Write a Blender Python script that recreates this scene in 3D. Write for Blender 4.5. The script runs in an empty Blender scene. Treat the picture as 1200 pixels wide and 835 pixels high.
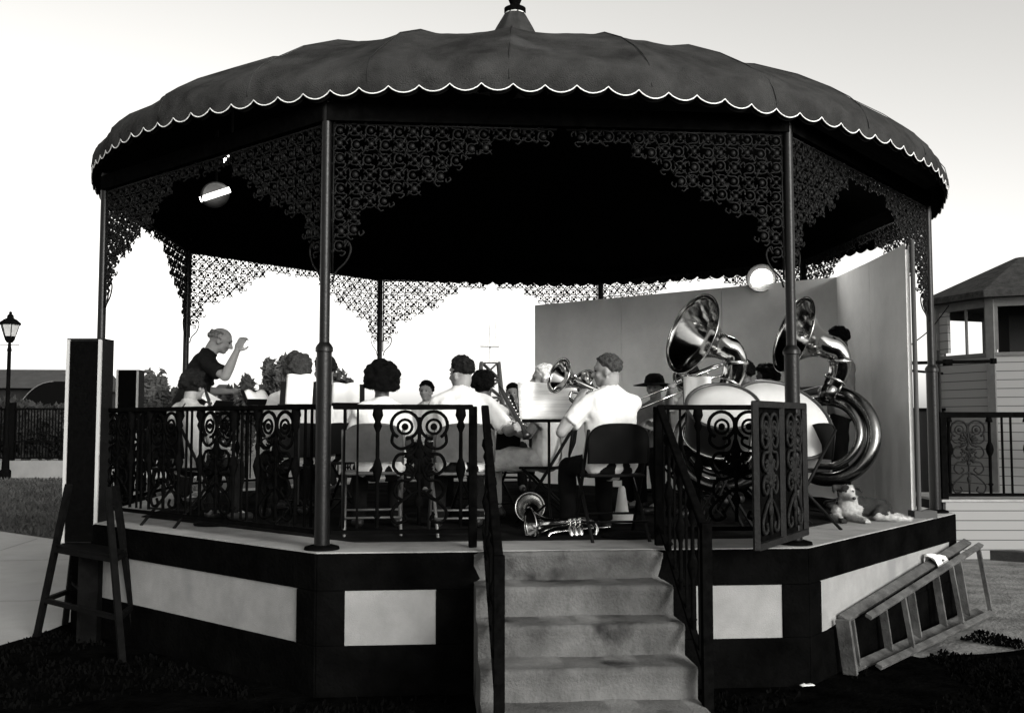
import bpy, math, random
from mathutils import Vector, Matrix, noise
R = math.radians
PI = math.pi
random.seed(7)
sc = bpy.context.scene
COL = sc.collection
PF = 0.9                      # height of the bandstand floor above the ground
V = Vector

# ------------------------------------------------------------------ camera
YAW, TILT, FPX = -0.0845, 0.0654, 1160.0
CAMP = V((-0.896, -10.202, 0.821 + PF))
cam = bpy.data.cameras.new('camera'); cam.sensor_width = 36; cam.lens = FPX / 1200 * 36
cam.clip_start = 0.1; cam.clip_end = 3000
camo = bpy.data.objects.new('camera', cam); COL.objects.link(camo)
camo.location = CAMP; camo.rotation_euler = (PI / 2 + TILT, 0, YAW)
sc.camera = camo
_fw = V((-math.sin(YAW) * math.cos(TILT), math.cos(YAW) * math.cos(TILT), math.sin(TILT)))
_r = V((math.cos(YAW), math.sin(YAW), 0)); _u = _r.cross(_fw)
def at(px, py, d):
    """a point seen at a place of the photograph, d metres in front of the camera"""
    return CAMP + _fw * d + _r * ((px - 600) / FPX * d) - _u * ((py - 417.5) / FPX * d)

# ------------------------------------------------------------------ materials
def mat(name, base, rough=0.7, metal=0.0, var=0.0, scale=8.0, bump=0.0, bscale=60.0, spec=0.3, detail=6, stain=None):
    m = bpy.data.materials.new(name); m.use_nodes = True
    nt = m.node_tree; n = nt.nodes; l = nt.links
    b = n['Principled BSDF']
    b.inputs['Roughness'].default_value = rough; b.inputs['Metallic'].default_value = metal
    b.inputs['Specular IOR Level'].default_value = spec
    b.inputs['Base Color'].default_value = (base, base, base * 0.985, 1)
    tc = n.new('ShaderNodeTexCoord')
    if var > 0:
        nz = n.new('ShaderNodeTexNoise'); nz.inputs['Scale'].default_value = scale; nz.inputs['Detail'].default_value = detail
        nz.inputs['Roughness'].default_value = 0.65
        l.new(tc.outputs['Object'], nz.inputs['Vector'])
        rp = n.new('ShaderNodeValToRGB'); rp.color_ramp.elements[0].position = 0.3; rp.color_ramp.elements[1].position = 0.7
        lo = base * (1 - var); hi = min(base * (1 + var), 0.95)
        rp.color_ramp.elements[0].color = (lo, lo, lo * .985, 1); rp.color_ramp.elements[1].color = (hi, hi, hi * .985, 1)
        l.new(nz.outputs['Fac'], rp.inputs['Fac'])
        out = rp.outputs['Color']
        if stain:
            ns = n.new('ShaderNodeTexNoise'); ns.inputs['Scale'].default_value = stain[0]; ns.inputs['Detail'].default_value = 4
            mp = n.new('ShaderNodeMapping'); mp.inputs['Scale'].default_value = stain[3] if len(stain) > 3 else (1, 1, 1)
            l.new(tc.outputs['Object'], mp.inputs['Vector']); l.new(mp.outputs['Vector'], ns.inputs['Vector'])
            r2 = n.new('ShaderNodeValToRGB'); r2.color_ramp.elements[0].position = stain[1]; r2.color_ramp.elements[1].position = stain[1] + 0.09
            l.new(ns.outputs['Fac'], r2.inputs['Fac'])
            mx = n.new('ShaderNodeMix'); mx.data_type = 'RGBA'
            l.new(r2.outputs['Color'], mx.inputs['Factor']); l.new(out, mx.inputs['A'])
            mx.inputs['B'].default_value = (stain[2], stain[2], stain[2], 1)
            out = mx.outputs['Result']
        l.new(out, b.inputs['Base Color'])
    if bump > 0:
        nb = n.new('ShaderNodeTexNoise'); nb.inputs['Scale'].default_value = bscale; nb.inputs['Detail'].default_value = 5
        l.new(tc.outputs['Object'], nb.inputs['Vector'])
        bp = n.new('ShaderNodeBump'); bp.inputs['Strength'].default_value = bump; bp.inputs['Distance'].default_value = 0.02
        l.new(nb.outputs['Fac'], bp.inputs['Height']); l.new(bp.outputs['Normal'], b.inputs['Normal'])
    return m

def glow(name, strength):
    m = bpy.data.materials.new(name); m.use_nodes = True
    b = m.node_tree.nodes['Principled BSDF']
    b.inputs['Base Color'].default_value = (.8, .8, .8, 1)
    b.inputs['Emission Color'].default_value = (1, .98, .94, 1); b.inputs['Emission Strength'].default_value = strength
    return m

def stripes(name, base, ink, freq, width, axis='Z', groups=0):
    """flat colour with thin printed lines across one object axis; groups > 0 leaves gaps as between music staves"""
    m = bpy.data.materials.new(name); m.use_nodes = True
    nt = m.node_tree; n = nt.nodes; l = nt.links; b = n['Principled BSDF']; b.inputs['Roughness'].default_value = .8
    tc = n.new('ShaderNodeTexCoord'); sp = n.new('ShaderNodeSeparateXYZ'); l.new(tc.outputs['Object'], sp.inputs[0])
    def math_(op, a, c):
        k = n.new('ShaderNodeMath'); k.operation = op
        if isinstance(a, float): k.inputs[0].default_value = a
        else: l.new(a, k.inputs[0])
        if isinstance(c, float): k.inputs[1].default_value = c
        else: l.new(c, k.inputs[1])
        return k.outputs[0]
    z = sp.outputs[axis]
    fr = math_('FRACT', math_('MULTIPLY', math_('ADD', z, 10.0), float(freq)), 0.0)
    f = math_('LESS_THAN', fr, float(width))
    if groups:
        g = math_('FRACT', math_('MULTIPLY', math_('ADD', z, 10.0), float(groups)), 0.0)
        f = math_('MULTIPLY', f, math_('LESS_THAN', g, 0.55))
    mx = n.new('ShaderNodeMix'); mx.data_type = 'RGBA'
    mx.inputs['A'].default_value = (base, base, base * .985, 1); mx.inputs['B'].default_value = (ink, ink, ink, 1)
    l.new(f, mx.inputs['Factor']); l.new(mx.outputs['Result'], b.inputs['Base Color'])
    return m

M = dict(
    iron=mat('black_iron', .0026, .8, 0, .5, 20, .15, 90, 0),
    ironlit=mat('lit_iron', .007, .6, 0, .5, 14, .2, 70, .1),  # copy of the black iron with its lit tone put into the colour
    lace=mat('painted_iron_lace', .003, .5, 0, .5, 30, .1, 90, .12),
    post=mat('post_paint', .003, .35, 0, .4, 12, .08, 60, .2),
    canvas=mat('canopy_canvas', .029, .95, 0, .55, 2.6, .5, 120, .02, stain=(1.7, .64, .05, (1, 1, .6))),
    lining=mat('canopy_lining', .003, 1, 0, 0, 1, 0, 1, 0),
    trim=mat('white_trim', .75, .7),
    baseblack=mat('black_painted_masonry', .0022, 1, 0, .6, 3, .5, 40, 0),
    stucco=mat('pale_stucco', .21, .95, 0, .14, 5, .2, 140, .05, stain=(1.6, .6, .165)),
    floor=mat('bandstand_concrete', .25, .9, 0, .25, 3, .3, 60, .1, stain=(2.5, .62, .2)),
    steps=mat('step_concrete', .08, .92, 0, .45, 3.2, .5, 55, .1, stain=(2.6, .56, .018, (1, 1, .8))),
    paving=mat('paving_concrete', .27, .9, 0, .15, .8, .25, 40, .1, stain=(.5, .6, .29)),
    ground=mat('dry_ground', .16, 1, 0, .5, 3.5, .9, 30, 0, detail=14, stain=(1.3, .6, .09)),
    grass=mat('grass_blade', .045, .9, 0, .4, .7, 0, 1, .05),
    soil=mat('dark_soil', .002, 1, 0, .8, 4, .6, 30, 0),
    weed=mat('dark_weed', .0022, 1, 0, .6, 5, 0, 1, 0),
    white_shirt=mat('white_cotton', .56, .9, 0, .05, 4, .5, 14, .03),
    pale_shirt=mat('pale_cotton', .30, .9, 0, .12, 14, .2, 50, .05),
    grey_shirt=mat('grey_cotton', .16, .9, 0, .12, 9, .2, 50, .05),
    dark_shirt=mat('dark_polo', .008, .95, 0, .3, 9, .3, 60, .05),
    dark_cloth=mat('dark_trousers', .006, .95, 0, .3, 9, .2, 60, .05),
    shorts=mat('pale_shorts', .36, .9, 0, .25, 12, .3, 50, .05),
    shoe=mat('black_leather', .012, .5),
    skin=mat('skin', .21, .6, 0, .1, 20, .1, 120, .3),
    skin_dark=mat('dark_skin', .04, .55, 0, .15, 20, .1, 120, .35),
    hair=mat('black_hair', .003, .75, 0, .5, 60, .8, 180, .05),
    hair_mid=mat('brown_hair', .011, .75, 0, .6, 60, .8, 180, .06),
    hair_grey=mat('grey_hair', .05, .8, 0, .6, 60, .8, 180, .06),
    hair_light=mat('light_brown_hair', .04, .75, 0, .6, 60, .8, 180, .06),
    hair_silver=mat('silver_hair', .16, .8, 0, .6, 60, .8, 180, .05),
    hair_white=mat('white_hair', .6, .8, 0, .3, 40, .4, 150, .2),
    brass=mat('polished_brass', .5, .12, 1.0, .15, 6, .05, 14),
    brass_coil=mat('shaded_brass', .13, .2, 1.0, .4, 8, .05, 14),  # copy of the brass, darkened: shadow on the coils put into the colour
    brass_dull=mat('worn_brass', .42, .24, 1.0, .2, 9, .04, 30),
    chrome=mat('bright_metal', .7, .2, 1.0),
    horn_black=mat('black_horn_keys', .012, .3, 0, .3, 30, 0, 1, .5),
    drumhead=mat('drum_skin', .46, .6, 0, .08, 5),
    drumshell=mat('drum_shell', .03, .35, 0, .3, 5, 0, 1, .5),
    drum_grey=mat('grey_drum_shell', .12, .4, 0, .2, 5, 0, 1, .3),
    chair=mat('chair_metal_dark', .004, .55, 0, .3, 14, 0, 1, .08),
    chair_grey=mat('chair_metal_grey', .05, .45, 0, .3, 10, .05, 40, .4),
    chair_leg=mat('chair_leg_metal', .10, .4, .4),
    paper=stripes('printed_music', .82, .35, 95.0, .16, 'Z', 19.0),
    blank=mat('blank_paper', .84, .85),
    screen=mat('painted_board', .78, .95, 0, .10, 2.2, .2, 90, .02, stain=(1.3, .66, .6, (1, 1, .5))),
    screen_edge=mat('board_edge', .05, .8),
    speaker_cloth=mat('speaker_cloth', .0022, 1, 0, .4, 60, .4, 300, 0),
    speaker_side=mat('speaker_vinyl', .005, .7, 0, .3, 20, .2, 200, .1),
    speaker_trim=mat('speaker_trim', .33, .5),
    stand=mat('stand_wood_dark', .003, .8, 0, .5, 12, .2, 60, .03),
    ladder=mat('weathered_wood', .07, .9, 0, .6, 6, .3, 60, .1, stain=(5, .6, .05)),
    cloth=mat('white_rag', .8, .9, 0, .05, 8, .3, 40),
    dog_white=mat('white_fur', .42, .95, 0, .45, 22, .7, 130, .03),
    dog_dark=mat('dark_fur', .035, .95, 0, .4, 14, .7, 130, .03),
    nose=mat('dog_nose', .01, .4),
    siding=stripes('grey_siding', .2, .04, 8.3, .1),
    shingle=mat('roof_shingle', .035, .95, 0, .45, 9, .7, 40, .05),
    boothtrim=mat('booth_trim', .09, .8, 0, .2, 8),
    dark_room=mat('dark_interior', .008, 1),
    farwall=mat('far_wall', .17, .95, 0, .15, 2),
    farroof=mat('far_roof', .035, .9, 0, .3, 2),
    fardark=mat('far_dark_wall', .006, .95, 0, .4, 2),
    leaf=mat('leaf', .045, .8, 0, .5, 1.2, 0, 1, .1),
    leaf_dark=mat('dark_leaf', .022, .8, 0, .5, 1.2, 0, 1, .1),
    bark=mat('bark', .05, .95, 0, .4, 10, .6, 20, .05),
    steel=mat('tower_steel', .5, .7, 0, .2, 4),
    glass=mat('lantern_glass', .35, .3, 0, .2, 8),
    reflector=mat('lamp_reflector', .03, .5),
    white_enamel=mat('white_enamel', .8, .4),
    hood=mat('lamp_hood', .02, .5),
    tube=glow('lit_tube', 3.0), bulb=glow('lit_floodlight', 30.0),
    cone=mat('pale_plastic', .45, .6, 0, .1, 8),
    kerb=mat('dark_kerb', .015, .9, 0, .4, 8, .3, 40),
    scrap=mat('paper_scrap', .7, .9),
)

# ------------------------------------------------------------------ mesh helpers
class MB:
    def __init__(s): s.v = []; s.f = []; s.m = []
    def add(s, vs, fs, mi=0):
        o = len(s.v); s.v += [tuple(p) for p in vs]; s.f += [tuple(i + o for i in f) for f in fs]; s.m += [mi] * len(fs)
    def box(s, c, size, rot=None, mi=0, bev=0):
        x, y, z = [k / 2 for k in size]; c = V(c)
        P = [V((a, b, d)) for a in (-x, x) for b in (-y, y) for d in (-z, z)]
        if rot is not None: P = [rot @ p for p in P]
        s.add([p + c for p in P], [(0, 1, 3, 2), (4, 6, 7, 5), (0, 4, 5, 1), (2, 3, 7, 6), (0, 2, 6, 4), (1, 5, 7, 3)], mi)
        return s
    def bar(s, a, b, w, h, up=(0, 0, 1), mi=0):
        a = V(a); b = V(b); t = (b - a); L = t.length; t.normalize(); up = V(up)
        if abs(t.dot(up)) > .98: up = V((0, 1, 0))
        x = t.cross(up).normalized(); z = x.cross(t)
        s.box((a + b) / 2, (w, L, h), Matrix((x, t, z)).transposed(), mi); return s
    def tube(s, path, rad, seg=8, closed=False, cap=True, mi=0, flat=None):
        P = [V(p) for p in path]; n = len(P)
        rr = rad if isinstance(rad, (list, tuple)) else [rad] * n
        T = []
        for i in range(n):
            a = P[(i - 1) % n] if (closed or i > 0) else P[i]; b = P[(i + 1) % n] if (closed or i < n - 1) else P[i]
            t = b - a
            T.append(t.normalized() if t.length > 1e-9 else V((0, 0, 1)))
        up = V((0, 0, 1)) if abs(T[0].z) < .9 else V((1, 0, 0))
        x = T[0].cross(up).normalized(); vs = []
        for i in range(n):
            x = (x - T[i] * x.dot(T[i])); x = x.normalized() if x.length > 1e-6 else T[i].orthogonal().normalized()
            y = T[i].cross(x)
            for k in range(seg):
                a = 2 * PI * k / seg; vs.append(P[i] + (x * math.cos(a) + y * math.sin(a)) * rr[i])
        fs = []
        m = n if closed else n - 1
        for i in range(m):
            j = (i + 1) % n
            for k in range(seg):
                k2 = (k + 1) % seg; fs.append((i * seg + k, i * seg + k2, j * seg + k2, j * seg + k))
        if cap and not closed:
            fs.append(tuple(reversed(range(seg)))); fs.append(tuple((n - 1) * seg + k for k in range(seg)))
        s.add(vs, fs, mi); return s
    def cap(s, a, ra, b, rb, seg=14):
        a = V(a); b = V(b); t = b - a
        if t.length < 1e-6: t = V((0, 0, 1e-4))
        t.normalize(); P = []; rr = []
        for k in range(0, 4):
            an = PI / 2 * k / 4; P.append(a - t * ra * math.cos(an)); rr.append(max(ra * math.sin(an), ra * .05))
        P.append(a); rr.append(ra); P.append(b); rr.append(rb)
        for k in range(3, -1, -1):
            an = PI / 2 * k / 4; P.append(b + t * rb * math.cos(an)); rr.append(max(rb * math.sin(an), rb * .05))
        s.tube(P, rr, seg); return s
    def ell(s, c, r, rot=None, nu=16, nv=10, mi=0):
        c = V(c); vs = []; fs = []
        for i in range(nv + 1):
            th = PI * i / nv
            for k in range(nu):
                ph = 2 * PI * k / nu
                si = max(math.sin(th), .001)
                p = V((r[0] * si * math.cos(ph), r[1] * si * math.sin(ph), r[2] * math.cos(th)))
                vs.append((rot @ p if rot is not None else p) + c)
        for i in range(nv):
            for k in range(nu):
                k2 = (k + 1) % nu; fs.append((i * nu + k, (i + 1) * nu + k, (i + 1) * nu + k2, i * nu + k2))
        s.add(vs, fs, mi); return s
    def lathe(s, prof, c=(0, 0, 0), seg=20, rot=None, mi=0, closed=False):
        c = V(c); vs = []; fs = []
        for r, z in prof:
            for k in range(seg):
                a = 2 * PI * k / seg; p = V((r * math.cos(a), r * math.sin(a), z))
                vs.append((rot @ p if rot is not None else p) + c)
        for i in range(len(prof) - 1):
            for k in range(seg):
                k2 = (k + 1) % seg; fs.append((i * seg + k, i * seg + k2, (i + 1) * seg + k2, (i + 1) * seg + k))
        s.add(vs, fs, mi); return s
    def prism(s, poly, z0, z1, mi=0):
        n = len(poly)
        vs = [(x, y, z0) for x, y in poly] + [(x, y, z1) for x, y in poly]
        s.add(vs, [tuple(reversed(range(n))), tuple(range(n, 2 * n))] + [(i, (i + 1) % n, n + (i + 1) % n, n + i) for i in range(n)], mi); return s
    def ring(s, c, r, tr, ax=(0, 0, 1), seg=20, ts=6, mi=0):
        ax = V(ax).normalized(); x = ax.orthogonal().normalized(); y = ax.cross(x); c = V(c)
        s.tube([c + (x * math.cos(2 * PI * k / seg) + y * math.sin(2 * PI * k / seg)) * r for k in range(seg)], tr, ts, True, mi=mi); return s
    def xf(s, mtx): s.v = [tuple(mtx @ V(p)) for p in s.v]; return s
    def mesh(s, name, mats, smooth=False):
        me = bpy.data.meshes.new(name); me.from_pydata(s.v, [], s.f)
        for m in (mats if isinstance(mats, (list, tuple)) else [mats]): me.materials.append(m)
        if any(s.m): me.polygons.foreach_set('material_index', s.m)
        if smooth: me.polygons.foreach_set('use_smooth', [True] * len(me.polygons))
        me.update(); return me
    def build(s, name, mats, parent=None, smooth=False, angle=None, bevel=0):
        me = s.mesh(name, mats, smooth)
        if angle: 
            me.polygons.foreach_set('use_smooth', [True] * len(me.polygons))
            me.set_sharp_from_angle(angle=R(angle))
        o = bpy.data.objects.new(name, me); COL.objects.link(o)
        if parent: o.parent = parent
        if bevel:
            b = o.modifiers.new('bevel', 'BEVEL'); b.width = bevel; b.segments = 2; b.limit_method = 'ANGLE'
        return o

CLOUD = bpy.data.textures.new('folds', 'CLOUDS'); CLOUD.noise_scale = .13; CLOUD.noise_depth = 2
def fuse(mb, name, mats, parent, vox=.01, smooth=5, disp=0):
    """fuse overlapping closed pieces into one continuous skin"""
    me = mb.mesh('tmp', mats)
    o = bpy.data.objects.new('tmp', me); COL.objects.link(o)
    r = o.modifiers.new('r', 'REMESH'); r.mode = 'VOXEL'; r.voxel_size = vox; r.use_smooth_shade = True
    if smooth:
        sm = o.modifiers.new('s', 'SMOOTH'); sm.iterations = smooth; sm.factor = .5
    if disp:
        d = o.modifiers.new('d', 'DISPLACE'); d.texture = CLOUD; d.strength = disp; d.mid_level = .5; d.texture_coords = 'LOCAL'
    dg = bpy.context.evaluated_depsgraph_get()
    nm = bpy.data.meshes.new_from_object(o.evaluated_get(dg)); nm.name = name
    bpy.data.objects.remove(o); bpy.data.meshes.remove(me)
    nm.materials.clear()
    for m in (mats if isinstance(mats, (list, tuple)) else [mats]): nm.materials.append(m)
    nm.polygons.foreach_set('use_smooth', [True] * len(nm.polygons))
    n = bpy.data.objects.new(name, nm); COL.objects.link(n)
    if parent: n.parent = parent
    return n

def tag(o, label=None, cat=None, group=None, kind=None):
    if label: o['label'] = label
    if cat: o['category'] = cat
    if group: o['group'] = group
    if kind: o['kind'] = kind
    return o
def thing(name, label, cat, loc=(0, 0, 0), rz=0, group=None):
    o = bpy.data.objects.new(name, None); COL.objects.link(o); o.empty_display_size = .1
    o.location = loc; o.rotation_euler = (0, 0, rz)
    return tag(o, label, cat, group)
def copy_tree(o, parent=None):
    c = o.copy(); COL.objects.link(c)
    if parent: c.parent = parent
    for ch in list(o.children): copy_tree(ch, c)
    return c
def spline(pts, n=8):
    """Catmull-Rom through points"""
    P = [V(p) for p in pts]; P = [P[0] * 2 - P[1]] + P + [P[-1] * 2 - P[-2]]; out = []
    for i in range(1, len(P) - 2):
        a, b, c, d = P[i - 1:i + 3]
        for k in range(n):
            t = k / n
            out.append(.5 * (2 * b + (c - a) * t + (2 * a - 5 * b + 4 * c - d) * t * t + (3 * b - a - 3 * c + d) * t ** 3))
    out.append(P[-2]); return out
def lerp_list(vals, n):
    out = []
    for i in range(n):
        f = i / (n - 1) * (len(vals) - 1); k = min(int(f), len(vals) - 2); t = f - k
        out.append(vals[k] * (1 - t) + vals[k + 1] * t)
    return out

# ------------------------------------------------------------------ setting: ground
def sheet(name, poly, z, m, kind='structure', wob=0, step=.4):
    pts = []
    n = len(poly)
    for i in range(n):
        a = V((*poly[i], 0)); b = V((*poly[(i + 1) % n], 0)); k = max(1, int((b - a).length / step)) if wob else 1
        for j in range(k):
            p = a.lerp(b, j / k)
            if wob:
                q = noise.noise_vector(p * 1.3) * wob + noise.noise_vector(p * 4.1) * wob * .4; p = p + V((q.x, q.y, 0))
            pts.append((p.x, p.y, z))
    me = bpy.data.meshes.new(name); me.from_pydata(pts, [], [tuple(range(len(pts)))]); me.materials.append(m)
    o = bpy.data.objects.new(name, me); COL.objects.link(o); o['kind'] = kind; return o
sheet('ground', [(-900, -60), (900, -60), (900, 1500), (-900, 1500)], 0, M['ground'])
sheet('paving', [(-30, -14), (-2.6, -14), (-2.6, 1.2), (-6.2, 4.8), (-7.6, 6.1), (-9, 7.0), (-30, 11)], .004, M['paving'])
soil_poly = [(-2.6, -1.0), (-3.95, -1.25), (-4.05, -2.0), (-4.25, -2.7), (-4.7, -4), (-5.5, -12), (9, -12), (9, -3.3), (6, -2.6), (4.2, -2.75), (3.3, -3.1), (2.7, -3.2), (2.3, -2.6), (3.8, -1.2), (3.4, 2), (-3, 2)]
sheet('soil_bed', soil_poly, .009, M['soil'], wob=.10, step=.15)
lawn_poly = [(-60, 24), (-9, 7.05), (-7.6, 6.15), (-6.2, 4.85), (-5.0, 3.8), (-3, 14), (-8, 21), (-20, 21.5)]
sheet('lawn', [(-40, 20), (-9, 7.05), (-7.6, 6.15), (-6.2, 4.85), (-4.6, 3.8), (-4.6, 20)], .008, mat('lawn_ground', .05, 1, 0, .5, .8, .6, 20, .02))
j = MB()
for a, b in [((-14, -0.6), (-3.2, -.15)), ((-14, 2.3), (-4, 2.75)), ((-6.2, -14), (-6.6, 5)), ((-9.6, -14), (-10.2, 7)), ((-14, -3.4), (-4.4, -3.0))]:
    j.bar((*a, .006), (*b, .006), .012, .002)
o = j.build('paving_joint', mat('joint_dark', .16, 1)); o['kind'] = 'structure'

def inside(p, poly):
    x, y = p; c = False; n = len(poly)
    for i in range(n):
        x1, y1 = poly[i]; x2, y2 = poly[(i + 1) % n]
        if (y1 > y) != (y2 > y) and x < (x2 - x1) * (y - y1) / (y2 - y1) + x1: c = not c
    return c
def blades(name, n, region, hmin, hmax, w, m, label, flat=.5, dens=None):
    mb = MB(); k = 0
    while k < n:
        p = region()
        if p is None: continue
        x, y = p; k += 1
        a = random.random() * 2 * PI; h = random.uniform(hmin, hmax); l = random.uniform(-1, 1) * h * flat; l2 = random.uniform(-1, 1) * h * flat
        d = V((math.cos(a), math.sin(a), 0)) * w * random.uniform(.6, 1.4)
        b = V((x, y, .008)); t = b + V((l, l2, h))
        mb.add([b - d, b + d, (b + t) / 2 + d * .9 + V((0, 0, h * .12)), t, (b + t) / 2 - d * .9 + V((0, 0, h * .12))], [(0, 1, 2, 3, 4)])
    o = mb.build(name, m); tag(o, label, 'plants', kind='stuff'); return o
def reg_soil():
    p = (random.uniform(-4.4, 6.5), random.uniform(-6.4, -1.5))
    if not inside(p, soil_poly) or (max(abs(p[0]), abs(p[1]), (abs(p[0]) + abs(p[1])) / 1.414) < 3.95): return None
    if -.75 < p[0] < .75: return None
    if noise.noise(V((p[0] * 1.1, p[1] * 1.1, 3))) < -.05: return None
    return p
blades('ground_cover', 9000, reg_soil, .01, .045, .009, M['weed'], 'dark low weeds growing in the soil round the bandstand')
def reg_right():
    p = (random.uniform(2.6, 7.5), random.uniform(-4.2, -1.6))
    if noise.noise(V((p[0] * 1.6, p[1] * 1.6, 9))) < .12 + .25 * (p[1] + 2.9): return None
    if p[0] - p[1] < 5.9: return None
    return p
blades('dark_grass', 9000, reg_right, .01, .035, .009, M['weed'], 'dark patchy grass on the bare ground right of the ladder', .9)
def reg_lawn():
    d = random.uniform(14, 29); px = random.uniform(-40, 230); p = at(px, 560, d)
    return (p.x, p.y) if inside((p.x, p.y), [(-40, 20), (-9, 7.05), (-7.6, 6.15), (-6.2, 4.85), (-4.6, 3.8), (-4.6, 20)]) else None
blades('grass', 7000, reg_lawn, .04, .13, .02, M['grass'], 'grey mown grass beyond the pale paving at far left', .7)

# ------------------------------------------------------------------ the bandstand
def octa(r, k): a = R(-90 + 22.5 + 45 * k); return V((r * math.cos(a), r * math.sin(a), 0))
band = thing('bandstand', 'octagonal bandstand with dark scalloped canopy, iron lace brackets and concrete steps', 'bandstand', (0, 0, 0))
RB = 4.16
base = MB(); base.prism([tuple(octa(RB - .035, k)[:2]) for k in range(8)], 0, PF - .012)
bo = base.build('base', M['baseblack'], band)
slab = MB(); slab.prism([tuple(octa(RB - .004, k)[:2]) for k in range(8)], PF - .008, PF)
slab.build('floor', M['floor'], band)
cp = MB(); cp.prism([tuple(octa(3.62, k)[:2]) for k in range(8)], PF + .002, PF + .008)  # thin dark sheet that paints the deep shade under the canopy onto the floor
cp.build('floor_shade', mat('painted_floor_shade', .012, 1, 0, .6, 3, .4, 120, 0), band)
def facef(k):  # frame of the side between corner k-1 and k: origin mid edge, x along, y outward
    a = octa(RB, k - 1); b = octa(RB, k); m = (a + b) / 2; x = (b - a).normalized(); return m, x, m.normalized(), (b - a).length
for k in range(8):
    m, x, nrm, L = facef(k)
    rot = Matrix((x, nrm, V((0, 0, 1)))).transposed()
    fr = MB()
    h = L / 2 - .004
    def fb(u0, u1, z0, z1, th=.03, off=0):
        fr.box(m + x * ((u0 + u1) / 2) - nrm * (th / 2 - off) + V((0, 0, (z0 + z1) / 2)), (u1 - u0, th, z1 - z0), rot)
    fb(-h, h, PF - .24, PF - .009); fb(-h, h, 0, .32)
    if k == 0: spans = [(-1.41, -.84), (.84, 1.41)]
    else: spans = [(-h + .19, h - .19)]
    edges = [-h] + [e for s_ in spans for e in s_] + [h]
    for e in range(0, len(edges), 2): fb(edges[e], edges[e + 1], .32, PF - .24)
    fr.build('base_frame', M['baseblack'], band, bevel=.008)
    for a, b in spans:
        p = MB(); p.box(m + x * ((a + b) / 2) - nrm * .022 + V((0, 0, (.32 + PF - .24) / 2)), (b - a, .02, PF - .56), rot)
        p.build('panel', M['stucco'], band)
        if k == 1:   # black wedge rising over the lower edge towards the far end
            q = MB(); o_ = m - nrm * .008; pts = [o_ + x * (a + .1) + V((0, 0, .321)), o_ + x * b + V((0, 0, .321)), o_ + x * b + V((0, 0, .57)), o_ + x * (b - .5) + V((0, 0, .53))]
            q.add(pts + [v - nrm * .01 for v in pts], [(0, 1, 2, 3), (7, 6, 5, 4), (0, 4, 5, 1), (1, 5, 6, 2), (2, 6, 7, 3), (3, 7, 4, 0)]); q.build('base_patch', M['baseblack'], band)
# steps: rounded nosings, slightly uneven
sp = MB(); prof = []
TR, RS = .27, .18
for k in range(5):
    y0 = -3.80 - k * TR; z0 = PF - k * RS - (.004 if k == 0 else 0)
    prof += [(y0 + (.02 if k else .12), z0)] if k == 0 else []
    prof += [(y0 - .045, z0), (y0 - .062, z0 - .008), (y0 - .07, z0 - .026), (y0 - .062, z0 - .05), (y0 - .055, z0 - RS + .012), (y0 - .062, z0 - RS)]
prof = [(-3.70, PF - .004)] + prof[1:]
prof = prof + [(-3.70, 0.0)]
nx = 28; vs = []; n = len(prof)
for i in range(nx + 1):
    x = -.60 + 1.22 * i / nx
    for kk, (y, z) in enumerate(prof):
        w = noise.noise(V((x * 3, y * 4, z * 5))) * .012 + noise.noise(V((x * 9, y * 9, z * 9))) * .005
        e = min(i, nx - i); rd = (.02 if e == 0 else (.004 if e == 1 else 0))
        out = 0 if kk in (0, n - 1) else 1
        vs.append((x, y + (w + rd) * out, z - (rd * .6) * out + w * .3 * out))
fs = []
for i in range(nx):
    for k in range(n - 1): fs.append((i * n + k, (i + 1) * n + k, (i + 1) * n + k + 1, i * n + k + 1))
    fs.append((i * n + n - 1, (i + 1) * n + n - 1, (i + 1) * n, i * n))
fs.append(tuple(range(n))); fs.append(tuple(reversed([nx * n + k for k in range(n)])))
sp.add(vs, fs); sp.build('steps', M['steps'], band, angle=60)

# posts
RP = 3.98
fix = {7: (-.05, 0), 0: (.04, 0), 4: (-.05, 0), 6: (0, 0), 1: (.01, 0), 5: (-.02, 0), 2: (.02, 0), 3: (.02, 0)}
PP = {k: octa(RP, k) + V((*fix[k], 0)) for k in range(8)}
for k in range(8):
    c = PP[k]; p = MB()
    p.lathe([(.05, 0), (.05, 1.27), (.058, 1.275), (.058, 1.30), (.05, 1.315), (.034, 1.335), (.034, 2.95)], (c.x, c.y, PF), 20)
    po = p.build('post', M['post'], band, angle=35)
    f = MB(); f.lathe([(0.0, .022), (.06, .022), (.066, .03), (.11, .018), (.115, 0.001)], (c.x, c.y, PF), 20); f.build('flange', M['iron'], po, angle=35)
    a, b = PP[k], PP[(k + 1) % 8]
    e = MB(); e.bar(a + V((0, 0, PF + 2.86)), b + V((0, 0, PF + 2.86)), .08, .12); e.build('eave_beam', M['iron'], band)

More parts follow.
